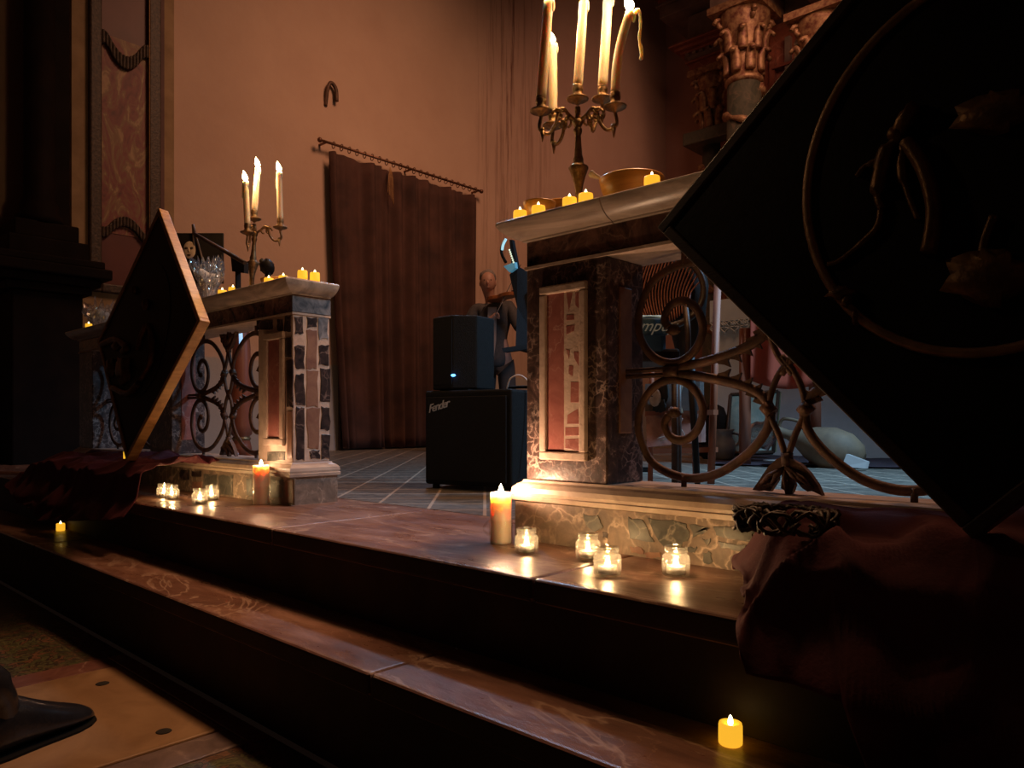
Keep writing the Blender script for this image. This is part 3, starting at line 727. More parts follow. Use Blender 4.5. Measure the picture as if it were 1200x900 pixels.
rp, _ = relief_panel((-.226, 1.222, 1.117), 7, 'large near diamond-set black relief panel with a round moulding, leaning on the right rail', figR)
for ch in [o for o in C.objects if o.parent == rp and o.name.startswith('frame_edge')]:
    ch.data.materials.clear(); ch.data.materials.append(M['panelwood'])

# ------------------------------------------------------------------ velvet cloths
def drape(xa, xb, label, seed, sgn=1, yoff=0, hgt=.118):
    def fn(i, j):
        t = i; X = xa+(xb-xa)*t
        w = min(1, t/(.075 if sgn > 0 else .30)); w = w*w*(3-2*w)
        e = min(1, (1-t)/.06)
        sec = [(1.425, ZP+.012+hgt*w), (1.38, ZP+.02+(hgt+.005)*w), (1.28, ZP+.02+hgt*w*.98), (1.19, ZP+.03+hgt*w*.9), (1.115, ZP+.015+.07*w), (1.085, ZP-.06), (1.065, ZS+.07), (1.03, ZS+.012), (.95, ZS+.014), (.885, ZS+.01), (.868, .12), (.85, .05), (.80, .012), (.73, .012)]
        L = 5.0+(len(sec)-1-5.0)*min(1, max(0, (t-.14)/.34))**.8 if sgn > 0 else (4.6+3.0*t if t < .5 else 6.1-2.4*(t-.5))
        q = j*L; k = int(min(q, len(sec)-2)); fr_ = q-k
        y = sec[k][0]*(1-fr_)+sec[k+1][0]*fr_; z = sec[k][1]*(1-fr_)+sec[k+1][1]*fr_
        n1 = noise.noise(Vector((X*4.5+seed, j*3.2, seed))); n2 = noise.noise(Vector((X*11+seed, j*6+X*5, 2+seed)))
        fold = 1-abs(noise.noise(Vector((X*7+j*4+seed, j*2.5-X*2, 5)))*2.2)
        amt = .022*n1+.010*n2+.020*max(0, fold)
        hang = min(1, max(0, (ZP+.015-z)/.08)); hang = hang*hang*(3-2*hang)
        y -= hang*(.034+abs(amt)*1.3+.016*math.sin(X*15+seed+2*n1)*min(1, (ZP-z)/.15 if z < ZP else 0)); z += (1-hang)*(max(0, amt)*1.3+.004)
        X2 = X+(.03*noise.noise(Vector((j*5, seed, 1))))*(1-t)**2+((1.425-y)*.55*(1-t)**2.5 if sgn > 0 else 0)
        return Vector((X2, y+yoff, max(z, .008)))
    mb = MB(); mb.grid(fn, 170, 110)
    o = mb.build('velvet_cloth', 'velvet', solid=.004, org=((xa+xb)/2, 1.3, ZP)); return tag(o, label, 'cloth')
drape(-.705, .75, 'dark red velvet cloth draped down the steps under the large near panel', 3)
drape(-4.7, -2.98, 'dark red velvet cloth crumpled over the platform under the left panel', 9, -1)
def ax(o): return o
# dark crumpled thorn wreath on the near cloth
mb = MB()
wc = pY(920, 628, 1.19); wc.z += .012
for k in range(36):
    a0 = random.uniform(0, 2*PI); pts = []
    for s in range(7):
        a = a0+s*.35; r = .058+.016*math.sin(s*2+k)
        pts.append(wc+Vector((r*math.cos(a)*1.15, r*math.sin(a)*.8, .020*math.sin(s*1.7+k*1.3)+.014)))
    mb.tube(smooth_curve(pts, 3), .0035, 5)
tag(mb.build('thorn_wreath', 'panelwood', org=wc), 'dark twisted wreath of thorns lying on the near velvet cloth', 'wreath')

# ------------------------------------------------------------------ candles
def flame(name, base, h, parent, lean=(0, 0)):
    mb = MB(); prof = [(0, 0), (.16, .06), (.235, .2), (.25, .32), (.21, .5), (.13, .72), (.05, .9), (0, 1)]
    B = Vector(base); rings = []
    for r, z in prof:
        rings.append([mb.bm.verts.new(B+Vector((max(r, .004)*h*math.cos(k*PI/5)+lean[0]*z*z*h, max(r, .004)*h*math.sin(k*PI/5)+lean[1]*z*z*h, z*h))) for k in range(10)])
    for A, D in zip(rings, rings[1:]):
        for k in range(10): mb.face([A[k], A[(k+1) % 10], D[(k+1) % 10], D[k]], True)
    mb.face(rings[0][::-1]); mb.face(rings[-1])
    return mb.build(name, 'flame', parent)
WARM = (1, .56, .25)
def taper(base, top, r, label, group, power=3.0, fh=.03, bend=0, lit=True, flen=None, drip=False):
    base = Vector(base); top = Vector(top); t = thing('taper_candle', base, label, 'candle', group)
    pts = []; n = 10; side = Vector((.7325, .6807, 0))
    for k in range(n+1):
        q = k/n; pts.append(base.lerp(top, q)+side*bend*math.sin(PI*q))
    mb = MB(); mb.tube(pts+[top+Vector((0, 0, .004))], [r]*5+[r*.97]*3+[r*.93, r*.9, r*.86, r*.5], 14)
    mb.blob(top+side*r*.8+Vector((0, 0, -.012)), (r*.45, r*.45, r*1.3), 8)
    mb.tube(smooth_curve([top-side*r*.75, top-side*r*.95+Vector((0, 0, -.03)), top-side*r*.92+Vector((0, 0, -.07))], 4), r*.22, 6)
    mb.build('wax_stick', 'wax', t)
    MB().tube([top, top+Vector((0, 0, .011))], .0012, 5).build('wick', 'wick', t)
    if drip:
        d0 = top+side*.012; mb = MB()
        mb.tube(smooth_curve([d0+Vector((0, 0, -.003)), d0+side*.012+Vector((0, 0, .004)), d0+side*.016+Vector((0, 0, -.03)), d0+side*.013+Vector((0, 0, -.07)), d0+side*.019+Vector((0, 0, -.105)), d0+side*.017+Vector((0, 0, -.125))], 5), [.004, .005, .006, .006, .005, .004, .0045, .004, .003, .004, .004, .0035, .003, .004, .0045, .004, .003, .004, .005, .005, .005, .004, .005, .005, .005, .003], 7)
        mb.build('wax_drip', 'wax', t)
    if lit:
        flame('flame', top+Vector((0, 0, .004)), fh, t, (-.2, -.1))
        l = lamp('POINT', top+Vector((0, 0, .004+fh*.8)), power, WARM, .006, name='candle_light'); l.parent = t; l.location = l.location-base
    return t

def candelabrum(base, sc_h, stem_top, arms, label, group=None, foot=True, lower=0):
    """base: Vector at slab; stem_top: Vector (center of arms junction); arms: list of cup positions"""
    t = thing('candelabrum', base, label, 'candelabrum')
    B = Vector(base); S = Vector(stem_top); hh = S.z-B.z
    q = lambda z: z*hh
    MB().lathe([(.052, 0), (.054, .006), (.046, .010), (.040, .016), (.022, .024), (.012, .034), (.010, .046)], B, 28).build('foot', 'brass', t)
    T = Matrix.Identity(4)
    d = (S-B)
    def stem(prof, name):
        mb = MB(); rings = []
        for r, z in prof:
            c = B+d*z
            rings.append([mb.bm.verts.new(c+Vector((r*math.cos(k*PI/8), r*math.sin(k*PI/8), 0))) for k in range(16)])
        for A, D in zip(rings, rings[1:]):
            for k in range(16): mb.face([A[k], A[(k+1) % 16], D[(k+1) % 16], D[k]], True)
        mb.face(rings[0][::-1]); mb.face(rings[-1])
        return mb.build(name, 'brass', t)
    stem([(.009, 0.12), (.010, .30), (.012, .35), (.018, .43), (.024, .49), (.027, .515), (.026, .53), (.018, .545), (.013, .57), (.0145, .60), (.011, .64), (.0095, .72), (.0075, .84), (.011, .87), (.012, .90), (.008, .92), (.013, .95), (.015, .98), (.010, 1.0)], 'stem')
    for i, cup in enumerate(arms):
        c = Vector(cup)
        h = Vector((c.x-S.x, c.y-S.y, 0)); L = h.length
        if L < .02:
            arm = MB().tube([S, c-Vector((0, 0, .02))], .008, 10).build('neck', 'brass', t)
        else:
            hd = h/L; z = Vector((0, 0, 1))
            pts = [S-z*.006, S+hd*L*.22+z*.006, S+hd*L*.40+z*.022, S+hd*L*.52+z*.010, S+hd*L*.60-z*.020, S.lerp(c, .8)*1+Vector((0, 0, (c.z-.055)-(S.lerp(c, .8)).z)), c+hd*.004-z*.045, c-z*.015]
            mb = MB(); mb.tube(smooth_curve(pts, 6), .0048, 8)
            for s_ in (.36, .55):
                a0 = S+hd*L*s_; rr_ = .016
                mb.tube([a0+hd*rr_*math.cos(a*.6)*(1-a*.05)+z*(rr_*math.sin(a*.6)*(1-a*.05)+.002) for a in range(9)], .0035, 7)
            mb.blob(a0+z*.016, (.009, .009, .007), 8, .5, 4)
            mb.tube([c-z*.050+hd*-.004, c-z*.078+hd*-.004], [.007, .0015], 7)
            mb.blob(c-z*.048-hd*.004, (.008, .008, .008), 8)
            arm = mb.build('arm', 'brass', t)
        MB().lathe([(.004, -.014), (.009, -.008), (.024, -.003), (.029, .0), (.030, .003), (.028, .0045), (.012, .003)], c, 20).build('drip_pan', 'brass', arm)
        MB().lathe([(.009, 0), (.014, .005), (.015, .012), (.0115, .016), (.0135, .022), (.0145, .028), (.013, .034), (.0135, .038), (.012, .040)], c, 18).build('candle_socket', 'brass', arm)
    return t
# right candelabrum
d0 = 1.99; B = pD(679, 494-870*(ZT-CZ)/d0, d0); B.z = ZT; S = pD(677, 140, d0)
cups = [(634, 131, d0-.04), (648, 148, d0+.09), (677, 117, d0), (706, 117, d0+.05), (721, 126, d0-.05)]
arms = [pD(*c) for c in cups]
candelabrum(B, 1, S, arms, 'five-branched antique brass candelabrum on the right rail slab')
gl = 'lit ivory tapers in the right candelabrum'
def cnd(i, top, r, label, **k):
    c = arms[i]+Vector((0, 0, .030)); d = cups[i][2]
    return taper(c, pD(top[0], top[1], d), r, label, 'tapers in the right candelabrum', **k)
cnd(0, (643, 1), .0135, 'tall ivory taper on the leftmost arm of the right candelabrum', fh=.05)
cnd(1, (648, 52), .0125, 'short ivory taper on the right candelabrum, lowest flame of the five', fh=.034)
cnd(2, (684, 2), .0125, 'unlit ivory taper on the central socket of the right candelabrum', lit=False)
cnd(3, (713, -4), .0135, 'shaded ivory taper just left of the bent one on the right candelabrum', fh=.04)
cnd(4, (738, 14), .0125, 'bent ivory taper with a long hanging wax drip on the right candelabrum', fh=.05, bend=-.010, drip=True)
# left candelabrum
d0 = 3.20; B = pD(294, 494-870*(ZT-CZ)/d0, d0); B.z = ZT; S = pD(298.5, 272, d0)
cups = [(290, 273, d0-.05), (298, 257, d0), (328.5, 267, d0-.02)]
arms = [pD(*c) for c in cups]
candelabrum(B, 1, S, arms, 'three-branched brass candelabrum on the left rail slab')
def cnd2(i, top, label, **k):
    return taper(arms[i]+Vector((0, 0, .03)), pD(top[0], top[1], cups[i][2]), .0125, label, 'tapers in the left candelabrum', **k)
cnd2(0, (287.5, 213), 'short lit taper on the left arm of the left candelabrum', power=2.5, fh=.045)
cnd2(1, (302, 197), 'tall leaning lit taper in the middle of the left candelabrum', power=2.5, fh=.045)
cnd2(2, (327, 202), 'straight lit taper on the right arm of the left candelabrum', power=2.5, fh=.045)

# LED tealights
def led():
    t = thing('led_tealight', (0, 0, 0), '', 'tealight')
    MB().lathe([(.0165, 0), (.0185, .002), (.0187, .010), (.0185, .030), (.0175, .034), (.014, .0345), (.010, .031), (0, .030)], (0, 0, 0), 24).build('yellow_body', 'led', t)
    MB().lathe([(.003, .029), (.0045, .033), (.0042, .038), (.0022, .044), (0, .047)], (0, 0, 0), 10).build('flame_tip', 'ledflame', t)
    return t
L0 = led()
def slabpt(u, y): p = pY(u, 300, y); p.z = ZT; return p
leds = [(slabpt(609.5, 1.497), 'glowing yellow tealight at the left end of the right rail slab', 0),
        (slabpt(631, 1.497), 'glowing yellow tealight in front of the small amber bowl on the right rail', 0),
        (slabpt(667.5, 1.497), 'glowing yellow tealight just left of the stem of the right candelabrum', 0),
        (slabpt(686.5, 1.497), 'glowing yellow tealight just right of the stem of the right candelabrum', 0),
        (slabpt(764, 1.497), 'glowing yellow tealight in front of the wide wooden bowl on the right rail', 0),
        (slabpt(260.5, 1.515), 'yellow tealight under the bouquet on the left rail, left of the pair', 0),
        (slabpt(273, 1.515), 'yellow tealight under the bouquet on the left rail, right of the pair', 0),
        (slabpt(315, 1.515), 'yellow tealight behind the slab edge just right of the left candelabrum foot', 0),
        (slabpt(332, 1.53), 'yellow tealight at the bend of the left rail slab beside the amber bowl', 0),
        (pX(354.5, 325, -2.505), 'yellow tealight on the end of the left rail slab, left of the pair', 0),
        (pX(369, 327, -2.505), 'yellow tealight on the far end of the left rail slab, right of the pair', 0),
        (slabpt(104, 1.50), 'yellow tealight beside the far left bouquet behind the diamond panel', 0),
        (pZ(856, 872, ZS), 'yellow tealight alone on the lower step near the bottom right', 0),
        (pZ(71, 622, ZS), 'yellow tealight on the lower step at the far left', 0),
        (pZ(150, 578, ZP), 'yellow tealight half sunk in the dark red cloth at the left', .035)]
for i, (p, lab, dz) in enumerate(leds):
    q = Vector(p)
    if 9 <= i <= 10: q.z = ZT
    if i == 12: q.z = ZS
    if i == 14:
        cl_ = [o for o in C.objects if o.name.startswith('velvet_cloth')][1]
        q.z = max((cl_.location+v_.co).z for v_ in cl_.data.vertices if abs(cl_.location.x+v_.co.x-q.x) < .022 and abs(cl_.location.y+v_.co.y-q.y) < .022)-.006; dz = 0
    q.z += dz+.0003
    if i == 0: o = L0; o.location = q
    else: o = copy_tree(L0, q)
    o['label'] = lab; o['group'] = 'yellow LED tealights'
    o.rotation_euler = (0, 0, i*1.3)

# tealights in glass jars
def tealight():
    t = thing('tealight_candle', (0, 0, 0), '', 'candle')
    MB().lathe([(.0185, 0), (.019, .001), (.0192, .015), (.0186, .0155), (.018, .013)], (0, 0, 0), 24, caps=False).build('metal_cup', 'steel', t)
    MB().lathe([(.018, .001), (.0182, .012), (.010, .0125), (0, .012)], (0, 0, 0), 24).build('wax', 'wax', t)
    flame('flame', (0, 0, .013), .022, t, (.05, 0))
    l = lamp('POINT', (0, 0, .026), .38, WARM, .004, name='tealight_light'); l.parent = t
    return t
def jar():
    t = thing('glass_jar', (0, 0, 0), '', 'jar')
    out = [(.0, .0), (.024, 0), (.0275, .003), (.0285, .008), (.0285, .034), (.0275, .040), (.0225, .045), (.0222, .048), (.0238, .049), (.0238, .052), (.0225, .053), (.0238, .055), (.0238, .058), (.0228, .060)]
    MB().lathe(out, (0, 0, 0), 32, caps=False).build('jar_body', 'glass', t)
    MB().lathe([(0, .0025), (.024, .0035), (.026, .008), (.026, .034), (.025, .039), (.0208, .0455), (.0210, .059), (.0228, .060)], (0, 0, 0), 32, caps=False).build('inner_wall', 'clearglass', t)
    return t
J0 = jar(); T0 = tealight()
jars = [(617, 648, 'glass jar with a tealight beside the near pillar candle'), (689, 655, 'glass jar with a tealight partly behind another near the right pier base'),
        (712, 674, 'frontmost glass jar with a tealight, overlapping the one behind it near the right pier'), (792, 674, 'glass jar with a tealight nearest the dark red cloth at the right'),
        (192, 583, 'leftmost of the four glass jars on the left of the platform'), (201.5, 585, 'second of the four glass jars from the left cloth'),
        (234, 591, 'third of the four left glass jars, the nearest to the step edge'), (248, 586, 'rightmost of the four glass jars on the left, towards the far pillar candle')]
tl_labels = ['lit tealight in the jar beside the near pillar candle', 'lit tealight in the overlapped rear jar of the near pair', 'lit tealight in the front jar of the near pair', 'lit tealight in the jar nearest the right velvet cloth',
             'lit tealight in the leftmost jar on the far left', 'lit tealight in the second jar from the left', 'lit tealight in the third jar from the left, nearest the step edge', 'lit tealight in the fourth jar from the left, towards the far pillar']
for i, (u, v, lab) in enumerate(jars):
    p = pZ(u, v, ZP+.0002); j = J0 if i == 0 else copy_tree(J0); j.location = p; j['label'] = lab; j['group'] = 'glass tealight jars'; j.rotation_euler = (0, 0, i)
    c = T0 if i == 0 else copy_tree(T0); c.location = p+Vector((0, 0, .0042)); c['label'] = tl_labels[i]; c['group'] = 'tealights in jars'
    c.rotation_euler = (0, 0, i*.7)

# pillar candles
def pillar(p, h, r, label, glass_label, power):
    t = thing('pillar_candle', p, label, 'candle')
    P = Vector(p)
    MB().lathe([(r*.95, 0), (r, .003), (r, h-.004), (r*.97, h), (r*.86, h-.001), (r*.7, h-.006), (r*.25, h-.008), (0, h-.008)], P, 40).build('wax_body', 'pillar_wax', t)
    MB().tube([P+Vector((0, 0, h-.009)), P+Vector((0, 0, h+.003))], .0014, 6).build('wick', 'wick', t)
    flame('flame', P+Vector((0, 0, h-.003)), .026, t)
    l = lamp('POINT', P+Vector((0, 0, h+.011)), power, (1, .58, .34), .010, name='pillar_light'); l.parent = t; l.location = l.location-P
    g = MB(); g.lathe([(0, .0005), (r*1.05, .001), (r*1.10, .006), (r*1.12, h*.45), (r*1.115, h*.46)], P, 40, caps=False)
    g.tube([P+Vector((-(r*1.12+.014*math.sin(a*PI/8))*.7325, -(r*1.12+.014*math.sin(a*PI/8))*.6807, .018+.04*(a/8))) for a in range(9)], .0025, 6)
    o = g.build('glass_cup', 'clearglass', org=P); tag(o, glass_label, 'glass'); return t
pp = pZ(587, 636, ZP); pillar(pp, .132, .0275, 'lit ivory pillar candle in a low glass at the corner of the right pier base', 'low clear glass cup around the foot of the near pillar candle', 4.0)
pp2 = pZ(306, 591, ZP); pillar(pp2, .150, .0300, 'lit pillar candle standing before the left end pier', 'low clear glass cup around the foot of the far pillar candle', .75)

# bowls
def bowl(c, r, h, label, name='wooden_bowl', m='bowl', rb=.55):
    mb = MB(); mb.lathe([(0, .0), (r*rb, 0), (r*(rb+.08), .004), (r*.80, h*.35), (r*.95, h*.75), (r, h-.003), (r*.985, h), (r*.95, h-.003), (r*.90, h*.75), (r*.74, h*.38), (r*.5, .012), (0, .009)], c, 40)
    return tag(mb.build(name, m, org=c), label, 'bowl')
b1 = pY(740, 300, 1.60); b1.z = ZT
bowl(b1, .083, .082, 'wide amber wooden bowl on the right rail slab')
b2 = pY(632, 300, 1.56); b2.z = ZT; bowl(b2, .046, .068, 'small amber bowl near the left end of the right rail')
b3 = pY(660, 300, 1.655); b3.z = ZT; bowl(b3, .055, .085, 'brown wooden bowl partly behind the small amber bowl on the right rail')
b4 = pY(327, 300, 1.60); b4.z = ZT; bowl(b4, .075, .050, 'amber bowl behind the tealights at the end of the left rail')
b5 = pY(283, 300, 1.60); b5.z = ZT; bowl(b5, .060, .040, 'orange wooden dish left of the foot of the left candelabrum')
mb = MB(); mb.blob(pY(314, 313, 1.68), (.030, .03, .030), 12, .5, 3, 1); mb.blob(pY(309, 310, 1.68), (.018, .02, .026), 12, .5, 3, 4)
p_ = pY(314, 313, 1.68); p_.z = ZT
mb.blob(p_+Vector((0, 0, .035)), (.036, .025, .044), 12, .3, 3, 6); mb.tube([p_, pY(314, 313, 1.68), pY(309, 310, 1.68)], .014, 8)
tag(mb.build('dark_figurine', 'black_paint', org=p_), 'small dark lumpy figurine behind the amber bowl on the left rail', 'figurine')
# white twist of wax/paper next to the right stem
mb = MB(); a = pD(691, 202, 1.95); mb.tube(smooth_curve([a, a+Vector((.012, .010, -.010)), a+Vector((.035, .03, -.022))], 5), [.006, .009, .010, .009, .008, .007, .006, .005, .004, .003, .002], 7)
tag(mb.build('paper_twist', 'petal', org=a), 'small white paper twist between the right candelabrum stem and the bowl', 'paper')

# black board, face picture, stick, bouquet on the left rail
e = thing('black_picture', pY(235, 340, 1.64), 'black square picture with a pale painted face on a small easel behind the bouquet', 'picture')
q0 = pY(206, 340, 1.66); q1 = pY(262, 272, 1.66)
fwd = Vector((-.6807, .7325, 0)); dp = 3.55
MB().prism([pD(203, 273, dp), pD(261.5, 273, dp), pD(261.5, 332, dp), pD(203, 332, dp)], fwd*.012).build('board', 'black_paint', e, bevel=.002)
fc = pD(222, 293, dp-.006)
RQ = Matrix.Rotation(math.radians(42.9), 3, 'Z')
mb = MB(); mb.blob(fc, (.030, .006, .042), 16, T=RQ); mb.blob(fc-fwd*.006, (.005, .006, .012), 8, T=RQ); mb.mi = 1
for s in (-1, 1): mb.blob(fc-fwd*.006+RQ @ Vector((s*.013, 0, .008)), (.009, .003, .007), 8, T=RQ)
mb.blob(fc-fwd*.005+Vector((0, 0, -.024)), (.010, .003, .005), 8, T=RQ)
mb.build('painted_face', ['face_paint', 'panelwood'], e)
et = pD(226, 263, 3.53)
mb = MB()
for s in (-1, 1): mb.tube([et, Vector((et.x+s*.05, 1.62+s*.02, ZT+.006))], .006, 6)
mb.build('easel_leg', 'panelwood', e)
a = pY(228, 274, 1.50); b = pY(287, 308, 1.50)
sb = thing('sloping_bookstand', pY(280, 340, 1.52), 'dark wooden bookstand with a sloping bar beside the left candelabrum', 'bookstand')
MB().tube([a, b], .009, 6).build('sloping_bar', 'panelwood', sb)
P = [pY(270, 298, 1.51), pY(286, 308, 1.51), pY(286, 320, 1.51), pY(272, 318, 1.51)]
MB().prism(P, (0, .02, 0)).build('black_rest', 'black_paint', sb)
a = pY(279, 318, 1.52); MB().box((a.x-.006, 1.51, ZT), (a.x+.006, 1.53, a.z)).build('post', 'black_paint', sb)
def bouquet(c, r, h, label, seed, tilt=(0, 0)):
    c = Vector(c); t = thing('bouquet', c, label, 'bouquet')
    mb = MB()
    def fn(i, j):
        a = i*2*PI; z = j
        rr_ = r*(.35+1.0*z**.8)*(1+.34*noise.noise(Vector((math.cos(a)*2.4+seed, math.sin(a)*2.4, z*3)))+.22*noise.noise(Vector((math.cos(a)*8+seed, math.sin(a)*8, z*9)))+.10*math.sin(a*9+z*5))
        return c+Vector((rr_*math.cos(a)+tilt[0]*z, rr_*math.sin(a)*.7+tilt[1]*z, h*z*(1+.45*noise.noise(Vector((math.cos(a)*5, math.sin(a)*5, seed))))))
    mb.grid(fn, 72, 18, smooth=False, closeu=True); mb.build('cellophane_wrap', 'cello', t)
    for k in range(5):
        a = k*2.4+seed; p = c+Vector((r*.55*math.cos(a)+tilt[0]*.6, r*.4*math.sin(a), h*(.45+.3*random.random())))
        f = MB(); f.blob(p, r*.27, 12, .6, 6, k+seed); f.tube([p, c+Vector((0, 0, .01))], .002, 5); f.build('flower', 'petal', t)
    f = MB()
    for s in (-1, 1):
        f.tube(smooth_curve([c+Vector((-r*.5, -r*.5, h*.22)), c+Vector((-r*(.6+.3*s), -r*.6, h*(.30+.06*s))), c+Vector((-r*.9, -r*.6, h*(.12+.12*s)))], 5), .006, 6, flat=.3)
    f.build('ribbon', 'teal', t)
    return t
bouquet(slabpt(244, 1.54), .062, .195, 'cellophane-wrapped bouquet with a teal ribbon on the left rail', 2)
bouquet(slabpt(117, 1.60), .085, .16, 'small cellophane-wrapped bouquet at the far left behind the diamond panel', 5)

# ------------------------------------------------------------------ amplifiers
def oriented(c, ang): return Matrix.Translation(Vector(c)) @ Matrix.Rotation(ang, 4, 'Z')
fl = pZ(496, 572, ZP); frr = pZ(598, 578, ZP)
fl.z = frr.z = ZP
dv = (frr-fl); ang = math.atan2(dv.y, dv.x); W = dv.length
T = oriented(fl, ang)
HT = (494-458)/870*3.53+(CZ-ZP)
amp = thing('bass_amplifier', fl, 'large black bass amplifier with a silver script badge on the chancel floor', 'amplifier')
MB().box((0, .012, .02), (W, .32, HT), T).build('cabinet', 'tolex', amp, bevel=.012, segs=3)
MB().box((.022, -.002, .04), (W-.022, .014, HT-.03), T).build('grille_cloth', 'grillcloth', amp, bevel=.004)
for x in (.04, W-.04):
    for y in (.05, .28): MB().lathe([(.018, 0), (.018, .02)], T @ Vector((x, y, 0)), 12).build('foot', 'black', amp)
MB().tube(smooth_curve([T @ Vector((W*.62, .28, HT)), T @ Vector((W*.64, .28, HT+.018)), T @ Vector((W*.88, .28, HT+.018)), T @ Vector((W*.90, .28, HT))], 5), .008, 6).build('handle', 'black', amp)
# script badge
cu = bpy.data.curves.new('badge', 'FONT'); cu.body = 'Fender'; cu.size = .052; cu.shear = .45; cu.extrude = .0015; cu.space_character = .82; cu.offset = .0006
to = bpy.data.objects.new('tmp', cu); C.objects.link(to); bpy.context.view_layer.update()
me = bpy.data.meshes.new_from_object(to.evaluated_get(bpy.context.evaluated_depsgraph_get())); bpy.data.objects.remove(to)
bd = bpy.data.objects.new('script_badge', me); C.objects.link(bd); me.materials.clear(); me.materials.append(M['chrome']); bd.parent = amp; bd['label'] = 'silver script badge'
bd.matrix_local = Matrix.Rotation(ang, 4, 'Z') @ Matrix.Translation(Vector((.035, -.004, HT-.105))) @ Matrix.Rotation(math.radians(-14), 4, 'Y') @ Matrix.Rotation(PI/2, 4, 'X')
# small speaker on top : two faces seen
sc = T @ Vector((.145, .15, HT)); sp = thing('small_speaker', sc, 'small black speaker with a blue light standing on the bass amplifier', 'speaker')
T2 = oriented(sc, math.radians(42.9+33))
zt = (494-373)/870*3.6+CZ-sc.z
hw = .125
T2 = oriented(sc+Vector((0, 0, .0)), math.radians(42.9-38))
MB().prism([T2 @ Vector(p) for p in ((-.13, -.10, .006), (.02, -.125, .006), (.105, -.04, .006), (.095, .10, .006), (-.11, .10, .006))], (0, 0, zt-.006)).build('cabinet', 'tolex', sp, bevel=.008)
MB().prism([T2 @ Vector(p) for p in ((-.12, -.1045, .03), (.02, -.1265, .03), (.02, -.120, .03), (-.12, -.098, .03))], (0, 0, zt-.05)).build('grille_front', 'grillcloth', sp)
MB().box((-.09, -.09, .0006), (.09, .09, .006), T2).build('rubber_pad', 'black', sp)
lp = pD(537, 442, 3.30)
n_ = T2.to_3x3() @ Vector((.75, -.6, 0)).normalized()
bl = T2 @ Vector((.030, -.1255, .07))
MB().blob(bl, (.014, .008, .006), 10).build('power_light', 'blueled', sp)
# white cable
cb = [pD(598, 470, 3.2), pD(600, 452, 3.2), pD(604, 445, 3.22), pD(610, 450, 3.25), pD(613, 470, 3.2), pD(617, 495, 3.0), pD(623, 520, 2.8)]
tag(MB().tube(smooth_curve([T @ Vector((W-.08, .10, HT+.004)), T @ Vector((W-.06, .10, HT+.05)), T @ Vector((W-.02, .12, HT+.065)), T @ Vector((W+.015, .14, HT+.02)), T @ Vector((W+.03, .14, HT-.12)), T @ Vector((W+.06, .12, HT-.3)), T @ Vector((W+.12, .1, .01)), T @ Vector((W+.25, .05, .006))], 8), .0035, 6).build('white_cable', 'cable', org=T @ Vector((W, .1, 0))), 'thin white cable looping over the right side of the bass amplifier', 'cable')

# stage light on a stand, just behind the right pier
sl = thing('music_stand', pD(620, 500, 3.90), 'black music stand with a blue-lit clip lamp behind the right pier', 'music stand')
sb_ = pD(622, 494+870*(CZ-ZP)/3.9, 3.9); sb_.z = ZP
MB().tube([sb_+Vector((0, 0, .02)), sb_+Vector((0, 0, 1.0))], .010, 8).build('pole', 'grillcloth', sl)
for k in range(3):
    a = k*2.1; MB().tube([sb_+Vector((0, 0, .14)), sb_+Vector((.22*math.cos(a), .22*math.sin(a), .008))], .007, 6).build('leg', 'grillcloth', sl)
dk = MB(); dk.prism([pD(*q) for q in ((597, 322, 3.90), (606, 312, 3.90), (640, 330, 3.95), (640, 420, 3.90), (604, 410, 3.82), (606, 360, 3.88))], Vector((.0, .012, .0))); dk.build('desk', 'grillcloth', sl)
MB().prism([pD(*q) for q in ((588, 408, 3.76), (640, 400, 3.86), (640, 406, 3.86), (590, 413, 3.76))], Vector((0, .03, 0))).build('ledge', 'grillcloth', sl)
MB().prism([pD(*q) for q in ((590, 312, 3.88), (603, 307, 3.88), (604, 314, 3.88), (597, 319, 3.88))], Vector((.0, .02, 0))).build('lamp_head', emis('blue_lit_lens', (.08, .26, .36), .35), sl, label='pale blue lit lamp head')
MB().tube(smooth_curve([pD(593, 308, 3.87), pD(588, 298, 3.87), pD(588, 290, 3.87), pD(592, 282, 3.87)], 5), .008, 7).build('gooseneck', 'grillcloth', sl)
MB().tube(smooth_curve([pD(588.5, 293, 3.85), pD(589.5, 287, 3.85), pD(593, 280, 3.85)], 5), .007, 7).build('light_strip', emis('blue_white_strip', (.35, .65, .75), .9), sl)
mb = MB()
for k in range(7): mb.blob(pD(597+k*.8, 293+k*2.4, 3.86), .005, 8)
mb.build('led_row', emis('led_dots', (.7, .8, .6), .9), sl)
MB().prism([pD(*q) for q in ((597, 281, 3.90), (600, 281, 3.90), (606, 312, 3.90), (600, 318, 3.90))], Vector((0, .02, 0))).build('lamp_arm', 'grillcloth', sl)

